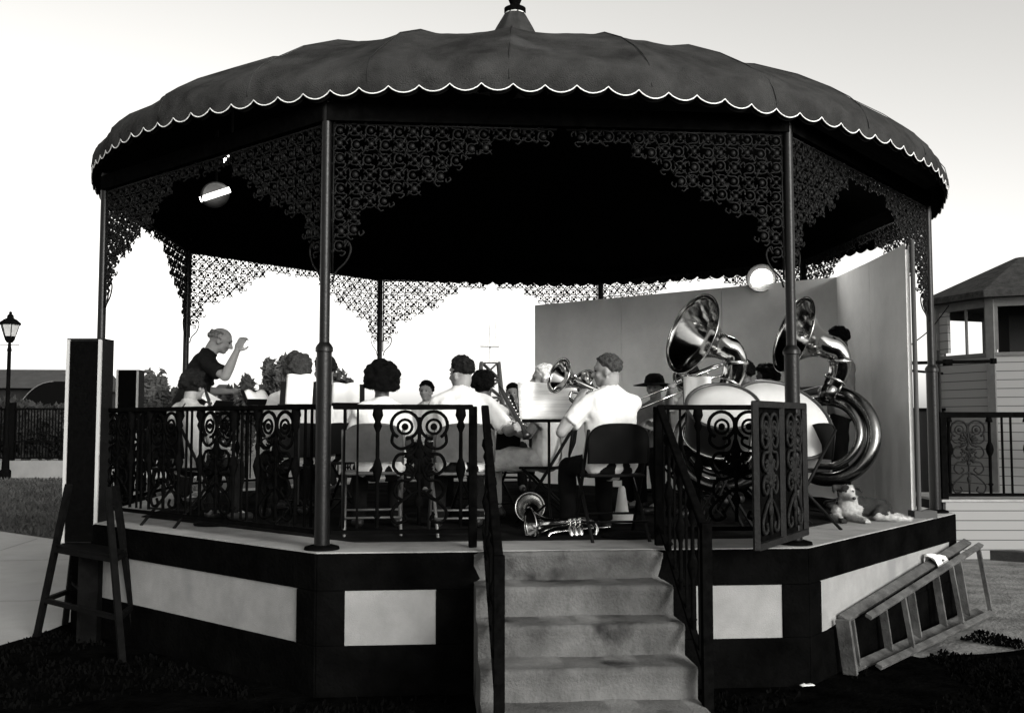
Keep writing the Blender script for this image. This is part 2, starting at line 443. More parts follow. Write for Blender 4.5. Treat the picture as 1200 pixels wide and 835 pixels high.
# iron lace brackets: one design, sixteen copies
def lace_outline(u):
    T = [(0, .98), (.1, .84), (.2, .66), (.3, .57), (.48, .52), (.62, .47), (.72, .37), (.86, .32), (.98, .2), (1.1, .13), (1.5, .10)]
    for (a, va), (b, vb) in zip(T, T[1:]):
        if a <= u <= b: return va + (vb - va) * (u - a) / (b - a)
    return .1
lb = MB(); cs = .096; LS = cs / .118
def P3(u, v): return V((u, 0, -v))
def arc(cu, cv, r, a0, a1, n=7): return [P3(cu + r * math.cos(a0 + (a1 - a0) * i / n), cv + r * math.sin(a0 + (a1 - a0) * i / n)) for i in range(n + 1)]
rng = random.Random(3)
for i in range(16):
    for jn in range(11):
        u = .055 + i * cs; v = .045 + jn * cs
        if u > 1.47 or v + .03 > lace_outline(u): continue
        u += rng.uniform(-.010, .010); v += rng.uniform(-.010, .010)
        rs = rng.uniform(.7, 1.05); lb.ell(P3(u, v), (.024 * rs, .012, .024 * rs), None, 7, 5)
        if (i + jn) % 2 == 0:
            sgn = 1 if i % 2 else -1
            lb.tube(arc(u, v, 0.0350, 0 + rng.random(), 5.1 + rng.random() * .6, 12), .0065, 4)
            for q in range(4):
                a = q * PI / 2 + .3 * sgn
                s = [P3(u + 0.0350 * math.cos(a), v + 0.0350 * math.sin(a)), P3(u + .057 * math.cos(a + .5 * sgn), v + .057 * math.sin(a + .5 * sgn)), P3(u + 0.0692 * math.cos(a), v + 0.0692 * math.sin(a)), P3(u + 0.0586 * math.cos(a - .25 * sgn), v + 0.0586 * math.sin(a - .25 * sgn))]
                lb.tube(spline(s, 3), .006, 4)
        else:
            for q in range(4):
                a = q * PI / 2 + PI / 4
                lb.ell(P3(u + 0.0342 * math.cos(a), v + 0.0342 * math.sin(a)), (.014, .008, .008), Matrix.Rotation(-a + PI, 3, 'Y') if 0 else Matrix.Rotation(a, 3, 'Y'), 6, 4)
                lb.tube([P3(u, v), P3(u + 0.0635 * math.cos(a), v + 0.0635 * math.sin(a))], .005, 4)
            lb.tube(arc(u, v, 0.0423, PI * .1, PI * .9, 5), .005, 4); lb.tube(arc(u, v, 0.0423, PI * 1.1, PI * 1.9, 5), .005, 4)
        lb.tube([P3(u - cs / 2, v + cs / 2), P3(u - cs / 2 + .02, v + cs / 2 - .035)], .007, 4)
lb.tube([P3(0.01, 0), P3(0.01, 1.0)], .008, 4); lb.tube([P3(0, .004), P3(1.5, .004)], .008, 4)
lb.tube(spline([P3(.012, 1.06), P3(.035, .99), P3(.1, .92), P3(.13, .84), P3(.11, .79), P3(.085, .83)], 5), .007, 4)
lace_me = lb.mesh('fretwork_bracket', M['lace'], True)
for k in range(8):
    a, b = PP[k], PP[(k + 1) % 8]
    for s, e in ((a, b), (b, a)):
        d = (e - s); L = d.length; d.normalize()
        o = bpy.data.objects.new('fretwork_bracket', lace_me); COL.objects.link(o); o.parent = band
        o.location = s + d * .035 + V((0, 0, PF + 2.79)); o.rotation_euler = (0, 0, math.atan2(d.y, d.x))

# canopy
CA, CB, CZ = -.022, -.010, 2.87
prof = [(4.095, 0, 1), (4.105, .055, .6), (4.10, .105, 0), (4.08, .17, 0), (4.03, .245, 0), (3.94, .325, 0), (3.78, .44, 0), (3.5, .62, 0), (3.1, .82, 0), (2.5, 1.01, 0), (1.8, 1.18, 0), (1.2, 1.36, 0), (.8, 1.46, 0), (.5, 1.60, 0)]
NA = 128 * 8
def canopy_pt(ang, r, z, sc_, inset=0):
    g = ((ang + R(96)) / (2 * PI) * 28) % 1.0; sag = math.sin(PI * g) ** .7
    t = (ang / (2 * PI) * 128) % 1.0
    w = min(1, max(0, (z - .08) / .3)) * min(1, r / 2.5)
    low = max(0, 1 - abs(z - .2) / .25)
    ca, sa = math.cos(ang), math.sin(ang)
    wr = noise.noise(V((ca * 9, sa * 9, z * 3))) * .034 + noise.noise(V((ca * 30, sa * 30, z * 9 + ang * 3))) * .018
    fold = max(0, noise.noise(V((ca * 14 + 5, sa * 14, 0)))) * low * math.sin(ang * 70 + z * 16) * .05
    rr = r - .024 * sag * w + wr * min(1, z * 4 + .25) + fold - inset
    zz = z - .040 * sag * w - inset * .8 + noise.noise(V((ca * 7, sa * 7, 1))) * .018
    zz += sc_ * (.027 - .046 * math.sin(PI * t) ** .75)
    x, y = rr * ca + .03, rr * sa - .03
    return (x, y, PF + CZ + CA * x + CB * y + zz)
def canopy_mesh(inset):
    mb = MB(); vs = []; n = len(prof)
    for i in range(NA):
        a = 2 * PI * i / NA
        for r, z, s_ in prof: vs.append(canopy_pt(a, r, z, s_, inset))
    fs = [(i * n + k, ((i + 1) % NA) * n + k, ((i + 1) % NA) * n + k + 1, i * n + k + 1) for i in range(NA) for k in range(n - 1)]
    mb.add(vs, fs); return mb
cano = canopy_mesh(0).build('canopy', M['canvas'], band, True)
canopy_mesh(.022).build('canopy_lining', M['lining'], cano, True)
tr = MB(); tr.tube([canopy_pt(2 * PI * i / NA, prof[0][0] + .004, 0, 1) for i in range(NA)], .0042, 5, True); tr.build('piping', M['trim'], cano, True)
sm = MB()
for q in range(28):
    a = 2 * PI * q / 28 - R(96)
    sm.tube([canopy_pt(a, r, z, 0) for r, z, s_ in prof[1:-1]], .0042, 4)
sm.build('seam', M['canvas'], cano, True)
cu = MB(); pr = []
for i in range(48):
    a = 2 * PI * i / 48
    for r, z in [(.55, 1.52), (.42, 1.68), (.315, 1.86), (.25, 1.98), (.19, 2.10), (.135, 2.20), (.10, 2.265), (.095, 2.275)]:
        rr = r * (1 + .05 * math.sin(a * 8) + .02 * math.sin(a * 17)); pr.append((rr * math.cos(a), rr * math.sin(a), PF + CZ + z))
cu.add(pr, [(i * 8 + k, ((i + 1) % 48) * 8 + k, ((i + 1) % 48) * 8 + k + 1, i * 8 + k + 1) for i in range(48) for k in range(7)])
cupo = cu.build('cupola', M['canvas'], band, True)
fi = MB(); fi.lathe([(.0, 2.255), (.1, 2.26), (.115, 2.275), (.115, 2.315), (.08, 2.33), (.05, 2.36), (.07, 2.41), (.07, 2.46), (.03, 2.52), (.018, 2.7), (0, 2.72)], (0, 0, PF + CZ), 24)
fi.build('finial', M['iron'], cupo, angle=40)
dr = MB(); dr.ring((0, 0, PF + CZ + 2.256), .104, .006, (0, 0, 1), 32, 5); dr.build('band', M['trim'], cupo, True)

# railings ------------------------------------------------
def scroll_mb(w=.40, h=.74):
    """cast iron ornament in the x-z plane, centred, z 0..h"""
    mb = MB(); t = .011
    def sp2(pts, r=t, n=6): mb.tube(spline([V((x, 0, z)) for x, z in pts], n), r, 5)
    for s in (-1, 1):
        cx = s * w * .235; cz = h - w * .235
        r = w * .225
        mb.tube([V((cx + r * math.cos(a), 0, cz + r * math.sin(a))) for a in [R(-60 + 15 * i) if s > 0 else R(240 - 15 * i) for i in range(21)]], t * 1.15, 6)
        mb.ring((cx, 0, cz - .01), r * .52, t * .9, (0, 1, 0), 16, 5)
        mb.ell((cx, 0, cz - .01), (r * .26, .014, r * .26), None, 10, 6)
        sp2([(s * w * .42, h - w * .34), (s * w * .44, h - w * .52), (s * w * .30, h - w * .62), (s * w * .12, h - w * .55), (s * w * .13, h - w * .45), (s * w * .22, h - w * .46)])
        sp2([(0, h - w * .45), (s * w * .1, h - w * .68), (s * w * .34, h - w * .72), (s * w * .42, h - w * .9), (s * w * .3, h - w * 1.03), (s * w * .17, h - w * .95), (s * w * .22, h - w * .86)])
        sp2([(0, h - w * .75), (s * w * .12, h - w * 1.1), (s * w * .32, h - w * 1.15), (s * w * .4, h - w * 1.33), (s * w * .27, h - w * 1.45), (s * w * .14, h - w * 1.36), (s * w * .2, h - w * 1.28)])
        sp2([(0, .30 * h), (s * w * .18, .25 * h), (s * w * .44, .12 * h), (s * w * .38, .02 * h), (s * w * .2, .04 * h), (s * w * .24, .1 * h)])
        for q in range(4):
            a = R(15 + q * 24); p = V((s * .02, 0, h * .42))
            mb.ell(p + V((s * math.cos(a), 0, math.sin(a))) * .055, (.034, .012, .014), Matrix.Rotation(-a if s > 0 else a + PI, 3, 'Y'), 8, 5)
            mb.ell(V((s * .02, 0, h * .62)) + V((s * math.cos(a), 0, -math.sin(a))) * .05, (.032, .012, .014), Matrix.Rotation(a if s > 0 else -a + PI, 3, 'Y'), 8, 5)
    sp2([(0, h - w * .1), (0, h * .5), (0, 0)], t * 1.2, 4)
    mb.ell((0, 0, h * .42), (.03, .018, .03), None, 10, 6); mb.ell((0, 0, h * .62), (.035, .018, .04), None, 10, 6); mb.ell((0, 0, h * .2), (.03, .016, .045), None, 10, 6)
    return mb
SCROLL = scroll_mb().mesh('scroll', M['iron'], True)
BAR = MB().box((0, 0, .385), (.014, .014, .77)).mesh('bar', M['iron'])
TURN = MB().lathe([(.012, 0), (.012, .06), (.024, .075), (.012, .09), (.013, .3), (.026, .345), (.034, .38), (.026, .415), (.013, .45), (.012, .62), (.028, .66), (.018, .69), (.036, .73), (.03, .77)], (0, 0, 0), 10).mesh('baluster', M['iron'], True)
def inst(me, name, parent, loc, rz=0):
    o = bpy.data.objects.new(name, me); COL.objects.link(o); o.parent = parent; o.location = loc; o.rotation_euler = (0, 0, rz); return o
def railing(a, b, parent, m=M['iron'], seq=None, name='railing', z=PF, end_posts=(False, False)):
    a = V((a[0], a[1], z)); b = V((b[0], b[1], z)); d = (b - a); L = d.length; d.normalize(); rz = math.atan2(d.y, d.x)
    r = bpy.data.objects.new(name, None); COL.objects.link(r); r.parent = parent; r.empty_display_size = .1
    t = MB(); t.bar(a + V((0, 0, .915)), b + V((0, 0, .915)), .05, .034); t.build('top_rail', m, r, bevel=.008)
    t = MB(); t.bar(a + V((0, 0, .105)), b + V((0, 0, .105)), .035, .025); t.build('bottom_rail', m, r)
    for e, f in zip((a, b), end_posts):
        if f:
            q = MB(); q.box(e + V((0, 0, .46)), (.055, .055, .92), Matrix.Rotation(rz, 3, 'Z')); q.build('rail_post', m, r, bevel=.006)
    nmod = max(1, round(L / .74)); mod = L / nmod
    for i in range(nmod):
        o = a + d * (mod * i)
        for u, me, nm in ((.06, BAR, 'bar'), (.13, BAR, 'bar'), (.235, TURN, 'baluster'), (.455, SCROLL, 'scroll'), (.675, TURN, 'baluster')):
            inst(me, nm, r, o + d * (u * mod / .74) + V((0, 0, .13 if me is not SCROLL else .15)), rz)
    return r
def inner(k): return PP[k] * .985
y0 = PP[7].y
railing((PP[7].x + .06, y0 + .02), (-.60, y0 + .02), band, end_posts=(False, True))
railing((.64, y0 + .02), (PP[0].x - .06, y0 + .02), band, end_posts=(True, False))
for k in (6, 5, 4, 3):
    a, b = PP[(k + 1) % 8], PP[k]; d = (b - a).normalized()
    railing(a + d * .06, b - d * .06, band)
# stair handrails
for x, ye, ze_ in ((-.525, -5.02, .99), (.64, -4.76, 1.12)):
    r = bpy.data.objects.new('handrail', None); COL.objects.link(r); r.parent = band
    a = V((x, y0 - .04, PF + .915)); b = V((x, ye, ze_))
    t = MB(); t.bar(a, b, .05, .034); t.build('top_rail', M['iron'], r, bevel=.008)
    t = MB(); t.bar(a - V((0, 0, .78)), b - V((0, 0, .78)), .035, .025); t.build('bottom_rail', M['iron'], r)
    t = MB(); t.box((x, ye - .02, ze_ / 2 + .02), (.055, .055, ze_ + .04)); t.build('newel_post', M['iron'], r)
    for q in range(7):
        f = (q + .7) / 7.6; p = a.lerp(b, f); inst(TURN if q % 2 else BAR, 'baluster' if q % 2 else 'bar', r, p - V((0, 0, .79)))
# open gate on the right
g0, g1 = V((1.66, -3.62, PF)), V((1.05, -4.42, PF))
gd = (g1 - g0); gL = gd.length; gd.normalize(); grz = math.atan2(gd.y, gd.x)
gate = bpy.data.objects.new('gate', None); COL.objects.link(gate); gate.parent = band
gate['label'] = 'open iron gate with two scroll panels, swung out over the step side'
t = MB(); up = V((0, 0, 1))
t.bar(g0 + up * .925, g1 + up * .925, .04, .04); t.bar(g0 + up * .075, g1 + up * .075, .04, .04)
for q in (0, .5, 1): 
    p = g0 + gd * (gL * q); t.bar(p + up * .06, p + up * .94, .035, .035)
t.build('gate_frame', M['ironlit'], gate)
t = MB()
t.box((g0 + g1) / 2 + up * .5 - V((.8, -.6, 0)) * .012, (gL, .006, .83), Matrix.Rotation(grz, 3, 'Z')); t.build('back_plate', M['iron'], gate)
S2 = scroll_mb(.34, .74).mesh('scroll', M['ironlit'], True)
for q in (.25, .75): inst(S2, 'scroll', gate, g0 + gd * (gL * q) + up * .13 + V((.8, -.6, 0)) * .006, grz)

# ------------------------------------------------------------------ backdrop screen and lamps
scr = thing('folding_screen', 'tall grey board screen standing behind the brass players', 'screen', (0, 0, PF))
S = [V((.53, 2.92, 0)), V((1.52, 1.97, 0)), V((2.51, 1.01, 0)), V((3.5, .06, 0)), V((3.40, -.95, 0)), V((3.27, -1.95, 0))]
for a, b in zip(S, S[1:]):
    d = (b - a).normalized(); mb = MB()
    mb.bar(a + d * .004 + up * 1.19, b - d * .004 + up * 1.19, .035, 2.36); mb.build('panel', M['screen'], scr)
ep = MB(); ep.lathe([(.02, 0), (.02, 2.4)], S[-1] + V((.03, -.03, 0)), 10); ep.box(S[-1] + V((.06, -.03, .03)), (.2, .12, .06)); ep.build('edge_post', M['screen_edge'], scr)
fl = thing('floodlight', 'lit floodlight clamped on top of the grey screen', 'lamp', tuple(V((2.86, .66, PF + 2.44))), 0)
mb = MB(); rt = Matrix.Rotation(R(72), 3, 'X') @ Matrix.Identity(3); rt = Matrix.Rotation(R(-25), 3, 'Z') @ Matrix.Rotation(R(80), 3, 'X')
mb.lathe([(.03, -.16), (.05, -.12), (.07, -.08), (.165, .0), (.17, .01), (.16, .008), (.09, -.07), (0, -.075)], (0, 0, 0), 24, rt); mb.build('lamp_shade', M['hood'], fl, True)
mb = MB(); mb.lathe([(0, .03), (.05, .02), (.07, -.01), (.05, -.04), (0, -.05)], (0, 0, 0), 24, rt); mb.build('bulb', M['bulb'], fl, True)
mb = MB(); mb.lathe([(.162, .0), (.13, -.03), (.08, -.058), (0, -.066)], (0, 0, 0), 24, rt); mb.build('reflector', M['white_enamel'], fl, True)
mb = MB(); mb.box((.02, .07, -.08), (.03, .04, .16)); mb.build('clamp', M['hood'], fl)
def point(loc, e, r, rot=None, spot=None):
    l = bpy.data.lights.new('lamp_light', 'SPOT' if spot else 'POINT'); l.energy = e; l.shadow_soft_size = r; l.color = (1, .985, .955)
    if spot: l.spot_size = R(spot); l.spot_blend = .6
    o = bpy.data.objects.new('lamp_light', l); COL.objects.link(o); o.location = loc
    if rot: o.rotation_euler = rot
    return o
fd = rt @ V((0, 0, 1))
lo = point(V((2.86, .66, PF + 2.44)) + fd * .06, 22, .08, spot=165); lo.rotation_euler = fd.to_track_quat('-Z', 'Y').to_euler()
# round ceiling lamp at left
lp = at(252, 228, 9.2)
cl = thing('ceiling_lamp', 'round lamp with a lit tube hanging under the left of the canopy', 'lamp', lp)
vdir = (CAMP - lp).normalized(); rt = (vdir + V((.25, 0, -.5))).to_track_quat('Z', 'Y').to_matrix()
mb = MB(); mb.lathe([(.03, -.10), (.09, -.07), (.135, 0), (.13, .004), (.08, -.05), (0, -.06)], (0, 0, 0), 24, rt); mb.build('reflector', M['reflector'], cl, True)
mb = MB(); a = -_r * .135 + up * -.045; mb.tube([a, -a], .026, 10); mb.build('tube', M['tube'], cl, True)
mb = MB(); mb.tube([V((0, .05, .05)), V((0, .05, .62))], .012, 8); mb.build('hanger', M['hood'], cl)
point(lp + vdir * .12 + V((0, 0, -.05)), .03, .06)
tp = at(271, 178, 8.6)
cl2 = thing('strip_light', 'narrow lit strip lamp under the canopy above the round lamp', 'lamp', tp)
mb = MB(); a = _r * .075 + up * .095
mb.tube([-a, -a * .25], .012, 8); mb.tube([-a * .1, a * .3], .010, 8); mb.tube([a * .42, a], .014, 8); mb.build('tube', M['tube'], cl2, True)
mb = MB(); mb.bar(-a + V((0, .03, .02)), a + V((0, .03, .02)), .03, .02); mb.build('lamp_body', M['hood'], cl2)
mb = MB(); mb.tube([V((0, .03, .03)), V((0, .03, .6))], .01, 6); mb.build('hanger', M['hood'], cl2)

exec_people = True
# ------------------------------------------------------------------ people
def ik(a, t, l1, l2, pole):
    d = t - a; L = min(d.length, (l1 + l2) * .985); d = d.normalized(); t = a + d * L
    c = (l1 * l1 + L * L - l2 * l2) / (2 * L); h = math.sqrt(max(l1 * l1 - c * c, 0))
    p = V(pole); p = (p - d * p.dot(d)).normalized()
    return a + d * c + p * h, t
def hand(mb, w, f, n, curl=1.0, side=1):
    """palm, five fingers and thumb; f: direction of the fingers, n: way the palm looks"""
    f = f.normalized(); n = (n - f * n.dot(f)).normalized(); s = f.cross(n) * side
    rot = Matrix((s, f, n)).transposed()
    mb.cap(w - f * .02, .026, w + f * .02, .028)
    mb.ell(w + f * .055, (.042, .052, .018), rot)
    for i, (o, L) in enumerate([(-.030, .070), (-.010, .080), (.010, .076), (.029, .060)]):
        p = w + f * .095 + s * o; d = f
        for k, q in enumerate((.45, .32, .25)):
            ang = curl * (.25 + .55 * k); d2 = f * math.cos(ang) + n * math.sin(ang)
            e = p + d2 * (L * q); mb.cap(p, .0098 - .001 * k, e, .0092 - .001 * k, 8); p = e
    p = w + f * .03 - s * .036
    e = p + (f * .6 - s * .6 + n * .45).normalized() * .035; mb.cap(p, .014, e, .011, 8)
    e2 = e + (f * .8 - s * .05 + n * .6).normalized() * .032; mb.cap(e, .011, e2, .009, 8)
def person(label, pos, rz, sit=True, s=1.0, lean=0.0, twist=0.0, hyaw=0.0, hpitch=0.0, hroll=0.0, arms=None, shirt='white_shirt', sleeve=.62,
           legs='dark_cloth', shorts=False, hair='short', hairm='hair', skin='skin', vox=.0085, group=None, knees=None, cat='person', apron=False, hat=False, strap=False):
    root = thing('person', label, cat, (pos[0], pos[1], PF), rz, group)
    hz = .54 if sit else .93
    piv = V((0, 0, hz))
    Ml = Matrix.Translation(piv) @ Matrix.Rotation(-lean, 4, 'X') @ Matrix.Rotation(twist, 4, 'Z') @ Matrix.Translation(-piv)
    U = lambda x, y, z: Ml @ V((x, y, z))
    b = MB(); c = MB()
    nb = U(0, -.02, hz + .53); hc = U(0, .025, hz + .685)
    # torso
    def torso(m, g):
        for sd in (-1, 1):
            m.cap(U(sd * .085, 0, hz + .02), .115 + g, U(sd * .075, -.005, hz + .22), .105 + g)
            m.cap(U(sd * .075, -.005, hz + .22), .105 + g, U(sd * .10, -.015, hz + .40), .105 + g)
            m.cap(U(sd * .10, -.015, hz + .40), .10 + g, U(sd * .155, -.02, hz + .455), .058 + g)
            m.cap(U(sd * .155, -.02, hz + .455), .058 + g, U(sd * .04, -.025, hz + .51), .05 + g)
        m.cap(U(0, 0, hz + .0), .12 + g, U(0, -.01, hz + .42), .11 + g)
    torso(b, 0)
    b.cap(U(0, -.025, hz + .46), .062, U(0, .0, hz + .60), .056)
    torso(c, .013)
    if not apron:
        c.lathe([(.072, -.02), (.078, .025), (.066, .035), (.05, .0), (.03, -.03), (0.001, -.03), (0.001, -.05), (.06, -.05), (.072, -.02)], U(0, -.015, hz + .535), 14, Matrix.Rotation(-lean - .15, 3, 'X'))
    # head
    Rh = Matrix.Rotation(rz * 0 + hyaw + twist, 3, 'Z') @ Matrix.Rotation(-hpitch - lean * .6, 3, 'X') @ Matrix.Rotation(hroll, 3, 'Y')
    H = lambda x, y, z: hc + Rh @ V((x, y, z))
    b.ell(H(0, -.012, .032), (.076, .098, .092), Rh, 18, 12)
    b.ell(H(0, .026, -.035), (.058, .064, .078), Rh, 16, 10)
    b.ell(H(0, .055, -.088), (.03, .032, .024), Rh)
    b.cap(H(0, .088, .012), .011, H(0, .112, -.028), .015, 8); b.ell(H(0, .1, -.032), (.021, .014, .011), Rh)
    b.ell(H(0, .082, -.062), (.026, .014, .009), Rh); b.ell(H(0, .08, .034), (.05, .018, .011), Rh)
    for sd in (-1, 1):
        b.ell(H(sd * .078, -.008, -.012), (.011, .022, .034), Rh @ Matrix.Rotation(sd * .3, 3, 'Z'), 10, 8)
        b.ell(H(sd * .036, .055, -.03), (.026, .03, .024), Rh)
    b.cap(H(0, -.035, -.05), .058, U(0, -.015, hz + .55), .06)
    # arms
    A = arms or {}
    for key, sd in (('L', -1), ('R', 1)):
        sh = U(sd * .185, -.02, hz + .445)
        t, pole, curl = A.get(key, (V((sd * .12, .34, hz + .12)) if sit else V((sd * .24, .05, hz - .08)), (sd * .5, -.6, -.5), .8))
        t = V(t)
        el, wr = ik(sh, t, .30, .255, pole)
        b.cap(sh, .052, el, .041); b.cap(el, .042, el.lerp(wr, .35), .043); b.cap(el.lerp(wr, .35), .043, wr, .028)
        f = (wr - el).normalized(); n = V((-sd * .8, .25, -.4))
        hand(b, wr, f, n, curl, sd)
        if sleeve <= 1:
            e = sh.lerp(el, sleeve); c.cap(sh, .068, sh.lerp(e, .5), .066); c.tube([sh, e], [.066, .074 if sleeve < .9 else .05], 14)
        else:
            c.cap(sh, .066, el, .056); c.cap(el, .056, el.lerp(wr, .4), .054); c.tube([el.lerp(wr, .4), wr], [.054, .042], 14)
    # legs
    g = MB(); shoes = []
    for key, sd in (('L', -1), ('R', 1)):
        hip = V((sd * .095, .02, hz - .01))
        if sit:
            kn = V(knees[key]) if knees and key in knees else V((sd * .15, .46, .50)); an = V((kn.x * 1.05, kn.y - .03, .09))
        else: kn = V((sd * .10, .03, .50)); an = V((sd * .11, -.02, .09))
        b.cap(hip, .085, kn, .056); b.cap(kn, .055, kn.lerp(an, .35), .055); b.cap(kn.lerp(an, .35), .055, an, .037)
        b.cap(an, .036, an + V((sd * .02, .14, -.055)), .026)
        if shorts:
            g.cap(hip, .10, hip.lerp(kn, .5), .098); g.tube([hip.lerp(kn, .5), hip.lerp(kn, .92)], [.098, .095], 16)
        else:
            g.cap(hip, .098, kn, .072); g.cap(kn, .072, kn.lerp(an, .4), .07); g.tube([kn.lerp(an, .4), an + V((0, 0, -.01))], [.07, .06], 14)
        shoe = MB(); shoes.append(shoe); shoe.cap(an + V((0, -.03, -.04)), .042, an + V((sd * .03, .16, -.055)), .035); shoe.cap(an + V((0, -.01, 0)), .04, an + V((0, .0, -.04)), .042)
    g.cap(V((-.06, 0, hz)), .128, V((.06, 0, hz)), .128); g.cap(U(-.05, 0, hz + .06), .122, U(.05, 0, hz + .06), .122)
    Sm = Matrix.Scale(s, 4)
    for m in [b, c, g] + shoes: m.xf(Sm)
    fuse(b, 'body', M[skin], root, vox, 4)
    fuse(c, 'shirt', M[shirt], root, max(vox * 1.2, .011), 4, .034)
    fuse(g, 'shorts' if shorts else 'trousers', M[legs], root, .013, 4, .026)
    for q in shoes: fuse(q, 'shoe', M['shoe'], root, .012, 3)
    # hair
    if hair and hair != 'none':
        h = MB(); rg = random.Random(hash(label) % 1000 if False else len(label) * 7 + int(abs(pos[0]) * 50))
        big = {'short': 1.02, 'balding': 1.0, 'curly': 1.22, 'big': 1.5, 'bob': 1.22, 'crop': .98}[hair]
        n = {'short': 150, 'balding': 90, 'curly': 170, 'big': 260, 'bob': 190, 'crop': 140}[hair]
        k = 0
        if hair in ('curly', 'big', 'bob'): h.ell(H(0, -.025, .035), (.080 * (big * .55 + .45), .096 * (big * .55 + .45), .09 * (big * .6 + .4)), Rh)
        elif hair in ('short', 'crop'): h.ell(H(0, -.018, .040), (.0785, .0985, .0925), Rh)
        while k < n:
            d = V((rg.gauss(0, 1), rg.gauss(0, 1), rg.gauss(0, 1))).normalized()
            # keep the face, neck and (when balding) the crown bare
            low = -.62 if hair in ('big', 'bob') else -.30
            if d.z < low: continue
            if d.y > .35 and d.z < .62: continue
            if abs(d.x) > .55 and d.y > .12 and d.z < .35: continue
            if hair == 'balding' and d.z > .42: continue
            k += 1
            jit = rg.uniform(.97, 1.06) if hair in ('short', 'balding', 'crop') else rg.uniform(.85, 1.12)
            p = H(d.x * .080 * big * jit, -.014 + d.y * .099 * big * jit, .034 + d.z * .095 * (big * .8 + .2) * jit)
            r = {'short': .013, 'balding': .011, 'curly': .021, 'big': .028, 'bob': .023, 'crop': .010}[hair] * rg.uniform(.7, 1.3)
            h.ell(p, (r * 1.2, r * 1.2, r * .9), Rh, 8, 6)
        h.xf(Sm); ho = fuse(h, 'hair', M[hairm], root, .0075, 2, .006)
        st = MB(); ns = {'short': 150, 'balding': 110, 'curly': 420, 'big': 700, 'bob': 260, 'crop': 120}[hair]; k = 0
        while k < ns:
            d = V((rg.gauss(0, 1), rg.gauss(0, 1), rg.gauss(0, 1))).normalized()
            if d.z < (-.6 if hair in ('big', 'bob') else -.3) or (d.y > .35 and d.z < .6) or (hair == 'balding' and d.z > .42): continue
            if abs(d.x) > .55 and d.y > .12 and d.z < .35: continue
            k += 1
            p = V((d.x * .082 * big, -.014 + d.y * .1 * big, .034 + d.z * .097 * (big * .8 + .2)))
            L = {'short': .016, 'balding': .014, 'curly': .024, 'big': .034, 'bob': .024, 'crop': .010}[hair] * rg.uniform(.5, 1.3)
            t = (d + V((rg.uniform(-.7, .7), rg.uniform(-.7, .7), rg.uniform(-.9, .5)))).normalized()
            pts = [H(*(p - d * .012)), H(*(p + d * L * .5)), H(*(p + d * L * .5 + t * L * .6))]
            st.tube(pts, [.0028, .002, .0008], 3, cap=False)
        st.xf(Sm); st.build('hair_strands', M[hairm], ho)
    e = MB()
    for sd in (-1, 1):
        e = MB(); e.ell(H(sd * .031, .079, .006), (.010, .007, .006), Rh, 8, 6); e.xf(Sm); e.build('eye', M['hair'], root, True)
    if strap:
        t = MB(); t.tube([p * s for p in spline([H(.03, -.075, -.1), U(.02, -.14, hz + .43), U(.0, -.135, hz + .25)], 6)], .005, 6); t.build('strap', M['hair'], root)
    return root
def to_local(P, pos, rz, s=1.0):
    q = Matrix.Rotation(-rz, 3, 'Z') @ (V(P) - V((pos[0], pos[1], PF))); return q / s
def spot_of(px, d): p = at(px, 480, d); return (p.x, p.y)

# chairs: one design with a dark or grey back
def make_chair(label, m, leg):
    t = thing('folding_chair', label, 'chair', (0, 0, PF))
    b = MB(); n = 9
    pts = []
    for i in range(n + 1):
        u = -.20 + .40 * i / n; pts.append(u)
    vs = []; rows = [(0, .50), (.06, .53), (.2, .60), (.26, .70), (.29, .78)]
    W = .21
    outl = []
    for i in range(17):
        a = PI * i / 16; outl.append((W * (abs(math.cos(a)) ** .62) * (1 if math.cos(a) > 0 else -1), .68 + .12 * math.sin(a) ** .8))
    outl = [(W, .53)] + outl + [(-W, .53)]
    def back(x, z, off): return V((x, -.185 - (z - .5) * .14 - .035 * (1 - (x / W) ** 2) + off, z))
    m_ = len(outl)
    vsf = [back(x, z, .006) for x, z in outl]; vsb = [back(x, z, -.006) for x, z in outl]
    cf, cb = back(0, .64, .006), back(0, .64, -.006)
    vs = vsf + vsb + [cf, cb]
    fs = []
    for i in range(m_):
        k = (i + 1) % m_
        fs += [(i, k, 2 * m_), (m_ + k, m_ + i, 2 * m_ + 1), (k, i, m_ + i, m_ + k)]
    b.add(vs, fs); b.build('backrest', m, t, angle=40)
    q = MB(); q.tube([back(x, z, 0) for x, z in outl] , .0095, 6); q.build('back_frame', m, t, True)
    q = MB(); q.box((0, .02, .445), (.40, .40, .022)); q.build('seat', m, t, bevel=.01)
    for sd in (-1, 1):
        for (a, e) in (((sd * .215, -.22, .76), (sd * .215, .24, .0)), ((sd * .20, .19, .44), (sd * .20, -.26, .0))):
            q = MB(); q.tube([a, e], .0125, 8); q.build('leg', leg, t, True)
    for y, z in ((.14, .16), (-.17, .13)):
        q = MB(); q.tube([(-.21, y, z), (.21, y, z)], .009, 6); q.build('crossbar', leg, t, True)
    return t
chA = make_chair('black folding chair under the man at the head of the steps', M['chair'], M['chair'])
chB = make_chair('grey round backed folding chair of the woman with big black hair', M['chair_grey'], M['chair_leg'])
usedA = [False, False]
def chair(label, pos, rz, grey=False):
    src = chB if grey else chA; i = 1 if grey else 0
    o = src if not usedA[i] else copy_tree(src); usedA[i] = True
    o.location = (pos[0], pos[1], PF); o.rotation_euler = (0, 0, rz); o['label'] = label; o['group'] = 'folding chairs of the band'; return o

PEOPLE = 'people of the brass band'
def W(px, py, d, pos, rz, s=1): return to_local(at(px, py, d), pos, rz, s)
